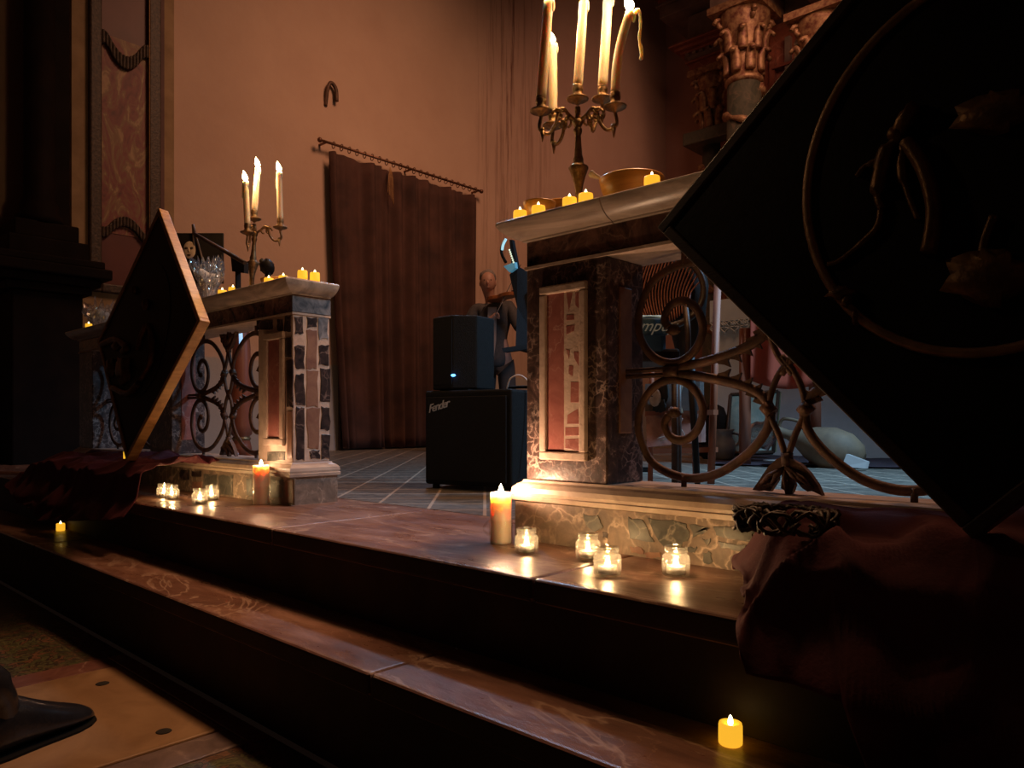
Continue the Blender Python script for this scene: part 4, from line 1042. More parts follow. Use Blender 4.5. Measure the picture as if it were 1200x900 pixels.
# ------------------------------------------------------------------ violinist
def skinmesh(name, nodes, edges, m, parent, sub=2, root=0):
    me = bpy.data.meshes.new(name); me.from_pydata([n[0] for n in nodes], edges, []); me.materials.append(M[m])
    o = bpy.data.objects.new(name, me); C.objects.link(o); o.parent = parent
    q = o.modifiers.new('skin', 'SKIN'); q.use_smooth_shade = True
    for i, n in enumerate(nodes):
        sv = me.skin_vertices[0].data[i]; r = n[1]; sv.radius = r if isinstance(r, tuple) else (r, r); sv.use_root = (i == root)
    s_ = o.modifiers.new('sub', 'SUBSURF'); s_.levels = s_.render_levels = sub
    return o
vp = pD(586, 494, 7.3); vp.z = ZP
man = thing('person', vp, 'person in a grey jacket playing a violin behind the amplifiers', 'person')
man.rotation_euler = (0, 0, math.radians(42.9))
N = [((-.03, 0, .95), .09), ((-.04, 0, 1.12), (.13, .10)), ((-.06, 0, 1.30), (.14, .10)), ((-.08, .01, 1.46), .07), ((-.10, 0, 1.53), .048), ((-.115, -.02, 1.60), (.060, .066)), ((-.12, -.03, 1.68), (.074, .082)), ((-.12, -.02, 1.76), (.062, .072)),
     ((-.24, 0, 1.42), .055), ((-.33, -.06, 1.18), .042), ((-.17, -.30, 1.20), .030), ((-.06, -.36, 1.30), .024),
     ((.10, 0, 1.42), .055), ((.20, -.14, 1.20), .042), ((.24, -.34, 1.34), .030), ((.20, -.42, 1.44), .024),
     ((.06, 0, .88), .09), ((.08, -.02, .48), .06), ((.09, 0, .09), .042), ((.10, -.16, .04), .035),
     ((-.12, 0, .88), .09), ((-.13, -.02, .48), .06), ((-.14, 0, .09), .042), ((-.16, -.16, .04), .035)]
E_ = [(0, 1), (1, 2), (2, 3), (3, 4), (4, 5), (5, 6), (6, 7), (2, 8), (8, 9), (9, 10), (10, 11), (2, 12), (12, 13), (13, 14), (14, 15), (0, 16), (16, 17), (17, 18), (18, 19), (0, 20), (20, 21), (21, 22), (22, 23)]
def fingers(i, dirv, sp):
    base = Vector(N[i][0]); d = Vector(dirv).normalized(); spv = Vector(sp).normalized()
    for k, L in enumerate((.032, .036, .034, .028)):
        a = base+d*.03+spv*(k-1.5)*.016; j = len(N); N.append((tuple(a), .009)); N.append((tuple(a+d*L*.6+Vector((0, -.004, -.006))), .008)); N.append((tuple(a+d*L+Vector((0, .006, -.018))), .007))
        E_.extend([(i, j), (j, j+1), (j+1, j+2)])
    a = base-spv*.025+d*.008; j = len(N); N.append((tuple(a), .010)); N.append((tuple(a+d*.022-spv*.01), .008)); E_.extend([(i, j), (j, j+1)])
fingers(11, (.8, -.2, .2), (0, -.6, .8)); fingers(15, (-.3, .1, 1), (1, -.2, 0))
skinmesh('body', N, E_, 'skin', man)
J = [((-.03, 0, .80), (.175, .14)), ((-.04, 0, 1.0), (.155, .125)), ((-.05, 0, 1.14), (.15, .12)), ((-.06, 0, 1.30), (.16, .12)), ((-.08, .01, 1.475), (.10, .085)), ((-.24, 0, 1.435), .080), ((-.33, -.06, 1.18), .058), ((-.20, -.26, 1.195), .044),
     ((.10, 0, 1.435), .080), ((.20, -.14, 1.20), .058), ((.235, -.31, 1.32), .044)]
skinmesh('jacket', J, [(0, 1), (1, 2), (2, 3), (3, 4), (3, 5), (5, 6), (6, 7), (3, 8), (8, 9), (9, 10)], 'jacket', man)
def loc(mb, name, m): # parts given in the person's own frame
    o = mb.build(name, m, None); o.parent = man; o.location = (0, 0, 0); return o
loc(MB().prism([(-.115, -.150, 1.42), (-.03, -.150, 1.42), (-.035, -.165, 1.10), (-.06, -.165, .92), (-.11, -.165, .92), (-.115, -.165, 1.10)], (0, .06, 0)), 'shirt', 'shirt')
skinmesh('trousers', [((-.03, 0, .93), (.14, .11)), ((.06, 0, .84), .105), ((.085, -.02, .48), .080), ((.095, 0, .12), .075), ((-.12, 0, .84), .105), ((-.135, -.02, .48), .080), ((-.145, 0, .12), .075)], [(0, 1), (1, 2), (2, 3), (0, 4), (4, 5), (5, 6)], 'trouser', man)
hm = MB(); hm.blob((-.12, .018, 1.735), (.083, .088, .085), 18, .12, 5)
loc(hm, 'hair', 'hair')
ft = MB(); ft.blob((-.118, -.108, 1.665), (.012, .018, .022), 10)
ft.blob((-.118, -.03, 1.675), (.076, .084, .108), 18)
for s in (-1, 1): ft.blob((-.12+s*.074, -.02, 1.67), (.010, .018, .028), 10)
ft.blob((-.118, -.098, 1.62), (.024, .010, .006), 10)
loc(ft, 'face', 'skin')
ey = MB()
for s in (-1, 1): ey.blob((-.118+s*.030, -.102, 1.69), (.010, .006, .006), 8)
loc(ey, 'eyes', 'wick')
for s in ((.095), (-.148)):
    sh = MB(); sh.blob((s, -.09, .045), (.048, .14, .045), 14); loc(sh, 'shoe', 'leather')
# violin and bow (held, own things)
Tm = Matrix.Translation(vp) @ Matrix.Rotation(math.radians(42.9), 4, 'Z')
def wp(p): return Tm @ Vector(p)
vb = wp((-.02, -.17, 1.50)); vn = wp((.22, -.42, 1.53))
ax_ = (vn-vb).normalized(); upv = Vector((0, 0, 1)); sd = ax_.cross(upv).normalized(); upn = sd.cross(ax_)
vi = thing('violin', vb, 'red-brown violin held under the chin of the person in grey', 'violin')
out = []
for k in range(24):
    a = k*2*PI/24; r = .105*(1-.30*math.exp(-((math.cos(a))**2)*14)) if False else None
    x = math.cos(a)*.175; w_ = .100*(1 if x < 0 else .84)*(abs(math.sin(a))**.7)*(1-.34*math.exp(-(x/.05)**2)); out.append(vb+ax_*(x+.06)+sd*(w_ if math.sin(a) >= 0 else -w_)-upn*.02)
MB().prism(out, upn*.036).build('violin_body', 'violinwood', vi, bevel=.005)
MB().tube([vb+ax_*.20+upn*.02, vb+ax_*.42+upn*.025], [.013, .011], 8).build('neck', 'black', vi)
MB().blob(vb+ax_*.44+upn*.02, (.018, .018, .018), 10).build('scroll', 'violinwood', vi)
MB().box((0, 0, 0), (.001, .001, .001)).bm.free()
b0 = wp((-.03, -.40, 1.33)); b1_ = vb+ax_*.14+upn*.045; b2_ = b1_+(b1_-b0).normalized()*.35
bow = thing('violin_bow', b0, 'thin violin bow crossing the strings of the violin', 'bow')
MB().tube([b0, b2_], .0045, 6).build('stick', 'panelwood', bow)
MB().tube([b0+Vector((0, 0, -.015)), b2_+Vector((0, 0, -.010))], .002, 5).build('bow_hair', 'cable', bow)

# ------------------------------------------------------------------ things inside the chancel, seen through the right grille
# easel with a painting
de = 3.78
ea = thing('wooden_easel', pZ(826, 567, ZP), 'orange wooden easel standing behind the right grille', 'easel')
def post(mb, u0, v0, u1, v1, d_0, d_1, r): mb.tube([pD(u0, v0, d_0), pD(u1, v1, d_1)], r, 4, flat=.7)
fz = lambda u, d: 494+870*(CZ-ZP)/d
for (u0, d_0, u1, v1, d_1, r) in ((833, 3.70, 841, 330, 3.85, .030), (815, 4.1, 806, 330, 4.0, .024)):
    mb = MB(); post(mb, u0, fz(u0, d_0)-1.5, u1, v1, d_0, d_1, r); mb.build('leg', 'orangewood', ea)
mb = MB(); post(mb, 762, fz(762, 3.7)-1.5, 765, 330, 3.7, 3.85, .022); mb.build('leg', 'orangewood', ea)
for v_, dd in ((485, 3.66), (529, 3.72)):
    mb = MB(); mb.prism([pD(756, v_-3, dd), pD(836, v_-5, dd), pD(836, v_+1, dd), pD(756, v_+3, dd)], Vector((.01, .03, 0))); mb.build('crossbar', 'orangewood', ea)
pt = thing('portrait_painting', pD(785, 483, 3.70), 'dark painting of a bearded face resting on the orange easel', 'painting')
Pq = [pD(756, 450, 3.64), pD(820, 447, 3.64), pD(820, 481, 3.60), pD(756, 482, 3.60)]
MB().prism(Pq, Vector((.012, .02, 0))).build('canvas', M['panelwood'], pt)
n_ = Vector((.6807, -.7325, 0))
hh = pD(767, 466, 3.60)+n_*.012
MB().blob(hh, (.034, .010, .045), 16).build('painted_face', 'face_paint', pt)
MB().blob(hh+Vector((.015, .008, -.035)), (.040, .010, .035), 14, .5, 5).build('painted_beard', 'wick', pt)
MB().blob(hh+Vector((.03, .02, .02)), (.035, .01, .055), 14, .4, 4).build('painted_hair', 'wick', pt)
mb = MB()
for s in (-.012, .012): mb.blob(hh+n_*.012+Vector((s, s, .006)), (.006, .004, .003), 8)
mb.build('painted_eyes', 'wick', pt)
a = pD(797, 468, 3.60)+n_*.01
MB().tube(smooth_curve([a+Vector((0, 0, -.07)), a+Vector((-.01, -.01, 0)), a+Vector((0, 0, .07))], 4), .022, 8, flat=.4).build('painted_arm', 'clay', pt)
pt2 = thing('sketch_painting', pD(785, 520, 3.60), 'pinkish unframed painting standing below the portrait on the easel', 'painting')
M['pinkpaint'] = mat('pinkish_paint', (.30, .14, .10), (.20, .07, .05), 9, .6, 0, .2, dist=2)
MB().prism([pD(757, 487, 3.62), pD(822, 485, 3.62), pD(822, 518, 3.58), pD(758, 524, 3.58)], Vector((.012, .02, 0))).build('canvas', 'pinkpaint', pt2)
mb = MB()
for (u0, v0, u1, v1) in ((770, 514, 786, 510), (772, 517, 790, 512), (793, 520, 803, 512), (796, 502, 800, 490)):
    pass
mb.tube(smooth_curve([pD(770, 514, 3.57), pD(786, 510, 3.57), pD(774, 517, 3.57), pD(790, 512, 3.57), pD(795, 519, 3.57), pD(803, 512, 3.57), pD(797, 500, 3.57), pD(800, 490, 3.57)], 5), .003, 5)
mb.build('white_strokes', 'paper', pt2)

# cane armchair with blue cushion
ch = thing('cane_armchair', pZ(770, 575, ZP), 'dark round-backed cane armchair with blue cushion behind the right pier', 'chair')
dc = 2.55
cc = pD(778, 340, dc)
mb = MB(); rt = Vector((.7325, .6807, 0)); up = Vector((0, 0, 1)); fw = Vector((-.6807, .7325, 0))
ring = [cc+rt*.125*math.cos(a*PI/16)*1.1+up*(.125*math.sin(a*PI/16)-.0)+fw*.03*math.sin(a) *0 for a in range(32)]
MB().tube(ring, .012, 8, closed=True).build('back_rim', 'panelwood', ch)
mb = MB()
for k in range(26):
    x = -.13+.26*k/25; hz = .122*math.sqrt(max(0, 1-(x/.136)**2))
    if hz > .01: mb.tube(smooth_curve([cc+rt*x+up*hz, cc+rt*(x-.03)+fw*.022, cc+rt*(x-.02)*.8-up*hz*.95], 5), .0028, 5)
mb.build('cane_strands', 'cane', ch)
MB().prism([cc+fw*.04+rt*.118*math.cos(a*PI/10)+up*.112*math.sin(a*PI/10) for a in range(20)], fw*.012).build('back_board', 'black_paint', ch)
MB().box((0, 0, 0), (1, 1, 1), Matrix.Translation(pD(700, 424, 2.5)) @ Matrix.Rotation(math.radians(42.9), 4, 'Z') @ Matrix.Diagonal((.28, .32, .045, 1))).build('seat', 'black_paint', ch, bevel=.01)
MB().box((0, 0, 0), (1, 1, 1), Matrix.Translation(pD(712, 422, 2.50)) @ Matrix.Rotation(math.radians(42.9), 4, 'Z') @ Matrix.Diagonal((.20, .16, .13, 1))).build('cushion', 'darkblue', ch, bevel=.02, segs=4)
for (u, d_) in ((705, 2.5), (791, 2.5), (712, 2.82), (795, 2.82)):
    b_ = pD(u, fz(u, d_), d_); MB().tube([b_, Vector((b_.x, b_.y, pD(745, 424, 2.5).z+.01))], .012, 8).build('leg', 'panelwood', ch)
for u in (706, 806):
    MB().tube(smooth_curve([pD(u, 424, 2.5), pD(u, 385, 2.48), pD(u+(4 if u < 780 else -4), 350, 2.55)], 6), .010, 8).build('arm_rest', 'panelwood', ch)
bc = thing('blue_blanket', pD(760, 380, 2.4), 'blue folded blanket with pale script embroidery on the cane armchair', 'blanket')
mb = MB(); 
def bfn(i, j):
    p = pD(742+40*i, 366+6*j, 2.40); return p+up*.006*math.sin(j*12+i*5)+fw*(.10*(1-j))
mb.grid(bfn, 16, 10); mb.build('fold', 'bluecloth', bc, solid=.006)
mb = MB(); mb.grid(lambda i, j: pD(742+40*i, 373+20*j, 2.39+.01*math.sin(i*9)), 16, 8); mb.build('front_fall', 'darkblue', bc, solid=.006)
cu = bpy.data.curves.new('script', 'FONT'); cu.body = 'mpuy'; cu.size = .052; cu.shear = .5; cu.extrude = .0008
to = bpy.data.objects.new('tmp', cu); C.objects.link(to); bpy.context.view_layer.update()
me = bpy.data.meshes.new_from_object(to.evaluated_get(bpy.context.evaluated_depsgraph_get())); bpy.data.objects.remove(to)
em = bpy.data.objects.new('embroidered_script', me); C.objects.link(em); me.materials.clear(); me.materials.append(M['embroidery']); em.parent = bc
em.matrix_local = Matrix.Translation(pD(749, 388, 2.365)-world(bc)) @ Matrix.Rotation(math.radians(42.9), 4, 'Z') @ Matrix.Rotation(PI/2, 4, 'X')
# pale blue striped cloth hanging behind
mb = MB()
mb.grid(lambda i, j: pD(738+30*i, 290+48*j, 2.85+.015*math.sin(i*26)), 40, 4); o = mb.build('striped_cloth', M['bluecloth'], solid=.004, org=pD(766, 335, 2.85)); tag(o, 'pale blue pleated cloth hanging behind the cane armchair', 'cloth')
# black bag/guitar case between chair and easel
mb = MB(); mb.blob(pD(806, 350, 3.2), (.085, .08, .26), 18, .15, 2); mb.tube([pD(808, 400, 3.2), pD(818, fz(0, 3.2)-2, 3.2)], [.02, .012], 14)
tag(mb.build('black_coat', 'black_paint', org=pZ(806, 577, ZP)), 'black coat hanging over a stand between the cane chair and the easel', 'coat')

# altar table with lace cloth
at = thing('altar_table', (-1.9, 6.9, ZP), 'altar table covered by a white cloth with a lace hem', 'altar')
Ya = 6.5; zt_ = pY(860, 350, Ya).z; xl = pY(832, 370, Ya).x
MB().box((xl+.03, Ya+.03, ZP), (0, Ya+.9, zt_-.01)).build('table_body', 'white_cloth', at)
MB().box((xl, Ya, zt_-.01), (.03, Ya+.95, zt_+.005)).build('cloth_top', 'white_cloth', at)
zl = pY(860, 375, Ya).z
MB().box((xl, Ya-.004, zl), (.03, Ya+.004, zt_)).build('cloth_front', 'white_cloth', at)
lace = MB(); hl = zl-pY(860, 389, Ya).z; nL = 30; wl = .1
for k in range(nL):
    x = xl+k*wl
    for (a, b) in (((0, 0), (.5, -.55)), ((.5, -.55), (1, 0)), ((0, -.55), (.5, 0)), ((.5, 0), (1, -.55)), ((0, -.55), (.5, -1)), ((.5, -1), (1, -.55)), ((0, 0), (1, 0)), ((0, -.55), (1, -.55))):
        lace.tube([(x+a[0]*wl, Ya, zl+a[1]*hl), (x+b[0]*wl, Ya, zl+b[1]*hl)], .007, 4)
    lace.blob((x+.5*wl, Ya, zl-hl), (.016, .006, .016), 6); lace.blob((x+.5*wl, Ya, zl-.3*hl), (.018, .006, .018), 6)
lace.build('lace_hem', 'white_cloth', at)
# red draped lectern
ld = thing('draped_lectern', pZ(905, 546, ZP), 'lectern draped with brick-red cloth on a wooden post behind the grille', 'lectern')
P0 = pD(872, 400, 5.3)
MB().tube([pD(873, fz(0, 5.3)-1, 5.3), pD(873, 385, 5.3)], .045, 4).build('post', 'brownwood', ld)
def rfn(i, j):
    return pD(879+90*i, 340+(106+10*math.sin(i*PI))*j, 5.15+.05*math.sin(i*14+j)+.05*j)
MB().grid(rfn, 50, 12).build('red_drape', 'red_cloth', ld, solid=.006)
MB().box((0, 0, 0), (.5, .3, .03), Matrix.Translation(pD(880, 340, 5.2)) @ Matrix.Rotation(math.radians(42.9), 4, 'Z')).build('desk_top', 'brownwood', ld)
MB().tube([pD(955, fz(0, 5.35)-1, 5.35), pD(955, 342, 5.35)], .045, 4).build('post', 'brownwood', ld)
# green framed picture leaning
gp = thing('leaning_picture', pD(875, 535, 6.2), 'dark green framed picture leaning on the floor behind the jug', 'picture')
M['greenpaint'] = mat('green_landscape_paint', (.055, .075, .035), (.16, .13, .065), 7, .5, 0, .2, dist=2)
G = [pD(856, 463, 6.3), pD(912, 459, 6.3), pD(906, 530, 6.05), pD(850, 532, 6.05)]
MB().prism(G, Vector((.015, .03, 0))).build('canvas', 'greenpaint', gp)
for a_, b_ in zip(G, G[1:]+G[:1]): MB().tube([a_, b_], .018, 4).build('frame_side', 'panelwood', gp)
# jug
jg = pZ(848, 531, ZP); jg = pD(848, 494+870*(CZ-ZP)/5.9, 5.9); jg.z = ZP+.012
g = thing('jug', jg, 'pale stoneware jug standing on the dark cloth', 'jug')
hj = (533-500)/870*5.9+.02
MB().lathe([(.055, 0), (.075, .02), (.092, hj*.35), (.088, hj*.55), (.068, hj*.78), (.070, hj*.88), (.085, hj), (.078, hj), (.060, hj*.8), (.0, hj*.7)], jg, 28).build('jug_body', 'jug', g)
MB().tube(smooth_curve([jg+rt*.066+up*hj*.88, jg+rt*.125+up*hj*.8, jg+rt*.12+up*hj*.55, jg+rt*.088+up*hj*.45], 5), .010, 8).build('handle', 'jug', g)
# black rounded instrument case
bcse = pD(836, 494+870*(CZ-ZP)/6.3, 6.3); bcse.z = ZP+.01
mb = MB(); mb.blob(bcse+up*.20, (.15, .10, .26), 20, .1, 2); mb.blob(bcse+up*.06, (.16, .12, .08), 16, .2)
tag(mb.build('black_case', 'black_paint', org=bcse), 'black rounded instrument case behind the jug', 'case')
# dark cloth on the chancel floor with amphora
def dfn(i, j):
    p = pZ(832+235*i, 546-24*j+4*i, ZP); p.z = ZP+.008+.02*abs(noise.noise(Vector((i*9, j*4, 3))))+.005; return p
o = MB().grid(dfn, 60, 20).build('floor_cloth', 'darkcloth', solid=.004, org=pZ(950, 545, ZP)); tag(o, 'dark purple cloth spread on the chancel floor under the amphora and jug', 'cloth')
am0 = pD(908, 504, 5.35); am1 = pD(1012, 540, 5.0)
axv = (am1-am0); LA = axv.length
Ta = axv.to_track_quat('Z', 'Y').to_matrix().to_4x4()
am = thing('amphora', pZ(975, 553, ZP), 'brown clay amphora lying on its side on the dark cloth', 'amphora')
MB().lathe([(.035, 0), (.045, .01), (.036, .03), (.034, LA*.16), (.05, LA*.24), (.115, LA*.42), (.155, LA*.62), (.150, LA*.8), (.10, LA*.95), (.05, LA*1.0)], am0, 36, T=Ta).build('clay_body', 'clay', am)
MB().tube(smooth_curve([am0+axv*.05+up*.03, am0+axv*.10+up*.10, am0+axv*.28+up*.12, am0+axv*.38+up*.10], 5), .012, 8).build('handle', 'clay', am)
cp = pD(990, 547, 4.75)
tag(MB().prism([pD(992, 532, 4.8), pD(1016, 541, 4.8), pD(1014, 549, 4.78), pD(986, 547, 4.78)], Vector((.01, .02, .0))).build('paper_card', 'paper', org=cp), 'small white card leaning on the amphora', 'card')
kn = pD(895, 510, 5.6); mb = MB(); mb.blob(pD(892, 510, 5.6), (.13, .10, .10), 18, .4, 4); tag(mb.build('crumpled_cellophane', 'cello', org=kn), 'crumpled clear cellophane lying before the green picture', 'cellophane')
pl_ = pD(910, 536, 5.2); pl_.z = ZP+.035
tag(MB().lathe([(.0, 0), (.06, 0), (.09, .01), (.092, .013), (.06, .006), (0, .005)], pl_, 28).build('white_plate', 'paper', org=pl_), 'small white plate on the dark floor cloth', 'plate')
# small pedal on the floor by the pier
fp = pZ(755, 553, ZP); tp = Matrix.Translation(fp) @ Matrix.Rotation(.5, 4, 'Z')
ped = thing('foot_pedal', fp, 'small black foot pedal on the bluish floor beside the right pier', 'pedal')
MB().box((-.05, -.03, 0), (.04, .03, .018), tp).build('pedal_base', 'black', ped, bevel=.004)
MB().box((-.03, -.025, .018), (.045, .025, .030), tp).build('treadle', 'black', ped, bevel=.004)

# furniture seen through the left grille: turned brown stand with claw foot
ts = thing('turned_stand', pD(284, 494+870*(CZ-ZP)/4.0, 4.0), 'brown turned wooden stand with brass rings behind the left grille', 'stand')
cb_ = pD(283, 494+870*(CZ-ZP)/4.0, 4.0); cb_.z = ZP
k4 = 4.0/870
MB().lathe([(.060, .13), (.050, .19), (.040, .235), (.055, .25), (.058, .30), (.052, .5), (.046, .72), (.034, .86), (.030, .92)], cb_, 24).build('column', 'brownwood', ts)
for z in (.225, ): MB().lathe([(.042, z-.012), (.050, z), (.042, z+.012)], cb_, 20).build('brass_ring', 'brass', ts)
for k in range(4):
    a = k*PI/2+.4; d_ = Vector((math.cos(a), math.sin(a), 0))
    MB().tube(smooth_curve([cb_+up*.16, cb_+d_*.07+up*.12, cb_+d_*.13+up*.04, cb_+d_*.17+up*.018], 5), [.03]*5+[.024]*5+[.018]*6, 8).build('claw_leg', 'brownwood', ts)
MB().lathe([(.16, .92), (.17, .93), (.17, .945), (.15, .95)], cb_, 28).build('top', 'brownwood', ts)
tag(MB().tube([pD(282, 389, 3.9), pD(282.5, 403, 3.9)], .010, 8).build('blue_reflection_tube', emis('blue_reflection_glow', (.30, .50, .75), 1.2), org=pD(282, 403, 3.9)), 'small pale blue reflection, made to glow, seen through the top of the left grille', 'light')  # reflected blue light made as a glowing tube, no lamp here

# ------------------------------------------------------------------ high altar
ha = thing('high_altar', (-3.2, 10.8, ZP), 'carved high altar with gilded capitals and marble columns at the back', 'altar')
Yh = 10.7
def col(u, r, ztop, m, fullz=ZP, Y=Yh):
    x = pY(u, 100, Y).x
    zc = ztop
    # capital
    cp_ = MB(); cp_.lathe([(r*.95, zc-1.0), (r*1.12, zc-.97), (r*1.12, zc-.92), (r*.95, zc-.90), (r*1.0, zc-.6), (r*1.25, zc-.25), (r*1.5, zc-.08), (r*1.5, zc)], (x, Y, 0), 24)
    for row, (zz, rr_, n) in enumerate(((zc-.66, r*1.08, 8), (zc-.38, r*1.2, 8))):
        for k in range(n):
            a = 2*PI*k/n+row*.39; d_ = Vector((math.cos(a), math.sin(a), 0)); c = Vector((x, Y, zz))+d_*rr_
            cp_.tube(smooth_curve([c-up*.2, c, c+d_*.06+up*.1, c+d_*.13+up*.04], 4), [.045, .05, .05, .05, .05, .045, .045, .04, .04, .03, .03, .03, .02], 6, flat=1.6, up=(0, 0, 1))
    for k in range(4):
        a = PI/4+k*PI/2; d_ = Vector((math.cos(a), math.sin(a), 0)); c = Vector((x, Y, zc-.12))+d_*r*1.45
        cp_.tube([c+d_*.09*math.cos(q*.8)*(1-q*.09)+up*.09*math.sin(q*.8)*(1-q*.09) for q in range(10)], .035, 6)
    cp_.box((x-r*1.6, Y-r*1.6, zc), (x+r*1.6, Y+r*1.6, zc+.10))
    cp_.build('gilded_capital', 'gold', ha)
    sh_ = MB(); sh_.lathe([(r*1.05, fullz), (r*1.02, fullz+.5), (r, zc-1.0)], (x, Y, 0), 24)
    sh_.build('column_shaft', m, ha)
    wr = MB(); n = 60
    wr.tube([Vector((x+math.cos(k*.55)*r*1.02, Y+math.sin(k*.55)*r*1.02, zc-1.05-k*.055)) for k in range(n)], [.05+.03*math.sin(k*2.1) for k in range(n)], 7)
    wr.build('leaf_garland', 'gold', ha)
zc_ = pY(872, 18, Yh-.3).z
x1_ = pY(872, 20, Yh-.6).x
col(872, .24, pY(872, 20, Yh-.6).z, 'altar_green', Y=Yh-.6)
col(838, .20, pY(838, 92, Yh+.25).z, 'altar_green', Y=Yh+.25)
col(965, .24, pY(962, 28, Yh-.6).z, 'altar_green', Y=Yh-.6)
# back wall of the retable
xa_ = pY(848, 100, Yh+.2).x
MB().box((xa_, Yh+.1, ZP), (.2, YB, 9.0)).build('retable_body', 'altar_red', ha)
for u in (908, 926, 944):
    x = pY(u, 100, Yh+.1).x; MB().box((x-.05, Yh+.02, ZP), (x+.03, Yh+.12, 6.4)).build('pilaster_strip', 'altar_grey' if u == 926 else 'altar_red', ha)
MB().box((pY(905, 60, Yh).x, Yh+.0, pY(905, 78, Yh).z-.04), (pY(960, 60, Yh).x, Yh+.12, pY(905, 78, Yh).z)).build('band', 'altar_red', ha)
# entablatures
def entab(x0, x1, y0, z0, h, m1='altar_grey', m2='altar_red', dent=True):
    p = MB(); y1 = YB
    n = 7
    for k, (o, za, zb) in enumerate(((.0, 0, .22), (.05, .22, .28), (.02, .28, .48), (.10, .48, .56), (.17, .56, .66), (.24, .66, .72))):
        p.mi = 1 if k == 2 else 0
        p.box((x0-o, y0-o, z0+za*h), (x1+o, y1, z0+zb*h))
    p.build('entablature', [m1, m2], ha, bevel=.01)
    if dent:
        q = MB(); k = 0
        x = x0-.02
        while x < x1:
            q.box((x, y0-.08, z0+.42*h), (x+.06, y0+.02, z0+.48*h)); x += .12
        y = y0
        while y < y0+.8:
            q.box((x0-.08, y, z0+.42*h), (x0+.02, y+.06, z0+.48*h)); y += .12
        q.build('dentils', m2, ha)
zA = pY(872, 20, Yh-.6).z+.10
x872 = pY(872, 20, Yh-.6).x
entab(x872-.36, x872+.36, Yh-.95, zA, 1.3)
entab(x872+.36, pY(965, 20, Yh-.6).x-.36, Yh-.05, zA, 1.3)
x965 = pY(965, 20, Yh-.6).x
entab(x965-.36, x965+.36, Yh-.95, zA, 1.3)
z838 = pY(838, 92, Yh+.25).z+.10
x838 = pY(838, 92, Yh+.25).x
entab(x838-.30, x838+.9, Yh-.05, z838, .55, 'altar_red', 'altar_grey')
MB().box((x838-.34, Yh-.02, z838+.40), (x838+.3, YB, z838+.9)).build('attic_block', 'altar_grey', ha)
entab(x838-.75, x838+.9, Yh-.2, z838+.95, .8)
MB().box((x838-.36, Yh-.15, pY(838, 158, Yh).z-.1), (x838+.6, YB, pY(838, 158, Yh).z+.1)).build('bracket_ledge', 'altar_green', ha, bevel=.02)
# candle on the altar
cpos = pY(935, 70, Yh-.5)
tc_ = thing('altar_candle', cpos, 'ivory candle standing high on the altar between the gilded capitals', 'candle')
MB().tube([cpos+up*-.32, cpos+up*.20], .045, 12).build('wax_stick', 'wax', tc_)
MB().lathe([(.05, .19), (.055, .23), (.03, .28), (0, .32)], cpos, 12).build('tip', 'petal', tc_)
MB().lathe([(.09, -.37), (.09, -.34), (.05, -.32)], cpos, 16).build('candle_holder', 'gold', tc_)
mb = MB(); mb.box((cpos.x-.2, cpos.y-.2, cpos.z-.45), (cpos.x+.2, Yh+.1, cpos.z-.37)); mb.build('shelf', 'altar_red', ha)

# ------------------------------------------------------------------ boot of a visitor, bottom left
toe = pZ(108, 843, 0); heel = pZ(-12, 893, 0)
bt = thing('person', toe-Vector((0, .2, 0)), 'person mostly outside the frame, only a polished black boot showing bottom left', 'person')
dirb = (heel-toe).normalized(); sdb = Vector((-dirb.y, dirb.x, 0))
mb = MB(); rings = []
secs = [(0, .006, .012, .010), (.012, .024, .028, .014), (.04, .038, .046, .024), (.08, .045, .062, .030), (.12, .043, .080, .036), (.16, .040, .100, .044), (.20, .039, .125, .055), (.24, .039, .14, .062), (.275, .034, .14, .06), (.295, .015, .12, .05)]
for s_, w_, h_, _ in secs:
    c = toe+dirb*s_; rg = []
    for k in range(16):
        a = 2*PI*k/16; ca, sa = math.cos(a), math.sin(a)
        rg.append(mb.bm.verts.new(c+sdb*w_*1.25*ca*(1 if sa < 0 else .85)+Vector((0, 0, .010+h_/2+h_/2*sa))))
    rings.append(rg)
for A, B_ in zip(rings, rings[1:]):
    for k in range(16): mb.face([A[k], A[(k+1) % 16], B_[(k+1) % 16], B_[k]], True)
mb.face(rings[0][::-1]); mb.face(rings[-1]); mb.build('boot', 'leather', bt, sub=1)
mb = MB(); pts = [toe+dirb*s_+sdb*w_*1.3 for s_, w_, _, _ in secs]+[toe+dirb*s_-sdb*w_*1.3 for s_, w_, _, _ in secs[::-1]]
mb.prism(pts, (0, 0, .012)).build('sole', 'black', bt)
an = toe+dirb*.205+up*.03
mb = MB(); mb.tube(smooth_curve([an, an+dirb*.02+up*.06, an+dirb*.06+up*.14+sdb*.02, an+dirb*.16+up*.24], 6), [.036]*6+[.037]*6+[.045]*7, 16); mb.build('boot_shaft', 'leather', bt)
kn_ = an+dirb*.14+up*.22
mb = MB(); mb.tube(smooth_curve([kn_, kn_+dirb*.12+up*.10, kn_+dirb*.34+up*.24], 6), [.065]*6+[.075]*7, 14); mb.build('trouser_leg', 'trouser', bt)
# shoe tip bottom right
st_ = pZ(1160, 880, .0)
mb = MB(); mb.blob(Vector((st_.x, st_.y, .035)), (.06, .035, .035), 14, .2); mb.blob(Vector((st_.x+.07, st_.y-.02, .05)), (.07, .04, .05), 14, .2)
tag(mb.build('leather_bag', 'leather', org=Vector((st_.x, st_.y, 0))), 'dark leather bag corner on the floor at the bottom right', 'bag')

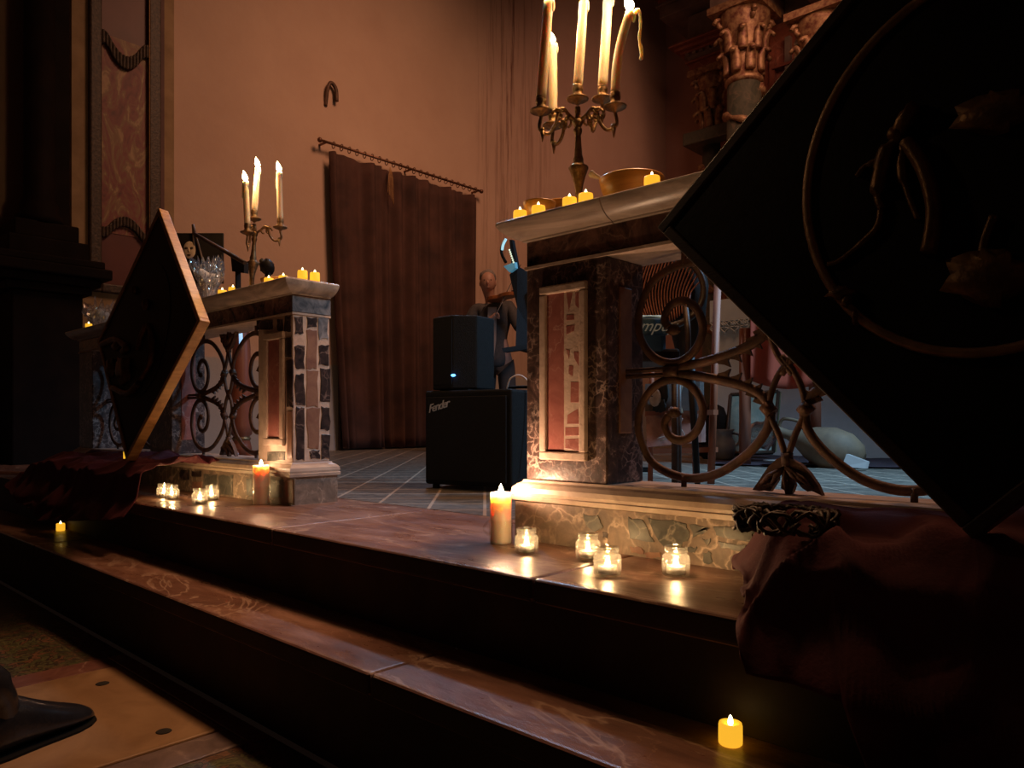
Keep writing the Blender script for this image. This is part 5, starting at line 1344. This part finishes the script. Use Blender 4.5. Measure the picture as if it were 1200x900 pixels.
# ------------------------------------------------------------------ light
lamp('AREA', (-2.2, 4.5, 6.6), 55, (1, .50, .28), 1.8, (-7.0, 5.3, 2.0), 'chancel_glow', math.radians(92))
lamp('AREA', (-1.3, 2.9, 5.0), 17, (1, .50, .26), .6, (-1.9, .9, .3), 'tread_fill', math.radians(62))  # unseen warm fill added for the step treads
lamp('AREA', (-.1, 4.6, 3.4), 52, (.34, .66, 1), .5, (-2.1, 4.0, .4), 'blue_stage_light', math.radians(84))
lamp('AREA', (-4.9, 4.2, 4.9), 7, (.42, .66, 1), .28, (-1.4, 1.2, .3), 'blue_high_light', math.radians(60))
lamp('AREA', (-1.2, 8.0, 6.5), 10, (1, .48, .26), 1.0, (-4.4, 10.8, 5.6), 'altar_fill', math.radians(100))  # unseen warm light used to brighten the altar and back wall
lamp('AREA', (-1.75, .70, 1.95), .09, (1, .62, .34), .06, (-.45, 1.2, 1.25), 'relief_fill', math.radians(50))  # unseen fill added to graze the right relief panel
lamp('AREA', (-3.2, 8.2, 6.8), 16, (1, .46, .30), 1.2, (-6.9, 10.2, 3.4), 'apse_glow', math.radians(100))  # unseen soft glow added for the dim wall corner near the apse
for k_ in ('tolex', 'grillcloth', 'black_paint', 'black'): M[k_].node_tree.nodes['Principled BSDF'].inputs['Specular IOR Level'].default_value = .15
w = bpy.data.worlds.new('World'); bpy.context.scene.world = w; w.use_nodes = True
w.node_tree.nodes['Background'].inputs[0].default_value = (.9, .5, .35, 1); w.node_tree.nodes['Background'].inputs[1].default_value = .004

# ------------------------------------------------------------------ camera
cam = bpy.data.cameras.new('camera'); co = bpy.data.objects.new('camera', cam); C.objects.link(co)
co.location = (0, 0, CZ); co.rotation_euler = (PI/2, 0, math.radians(42.9)); cam.sensor_width = 36; cam.lens = 26.1; cam.shift_y = 44/1200; cam.clip_start = .02
S_ = bpy.context.scene; S_.camera = co
S_.view_settings.view_transform = 'Standard'; S_.view_settings.look = 'None'; S_.view_settings.gamma = 1; S_.view_settings.use_curve_mapping = False
S_.view_settings.exposure = 0
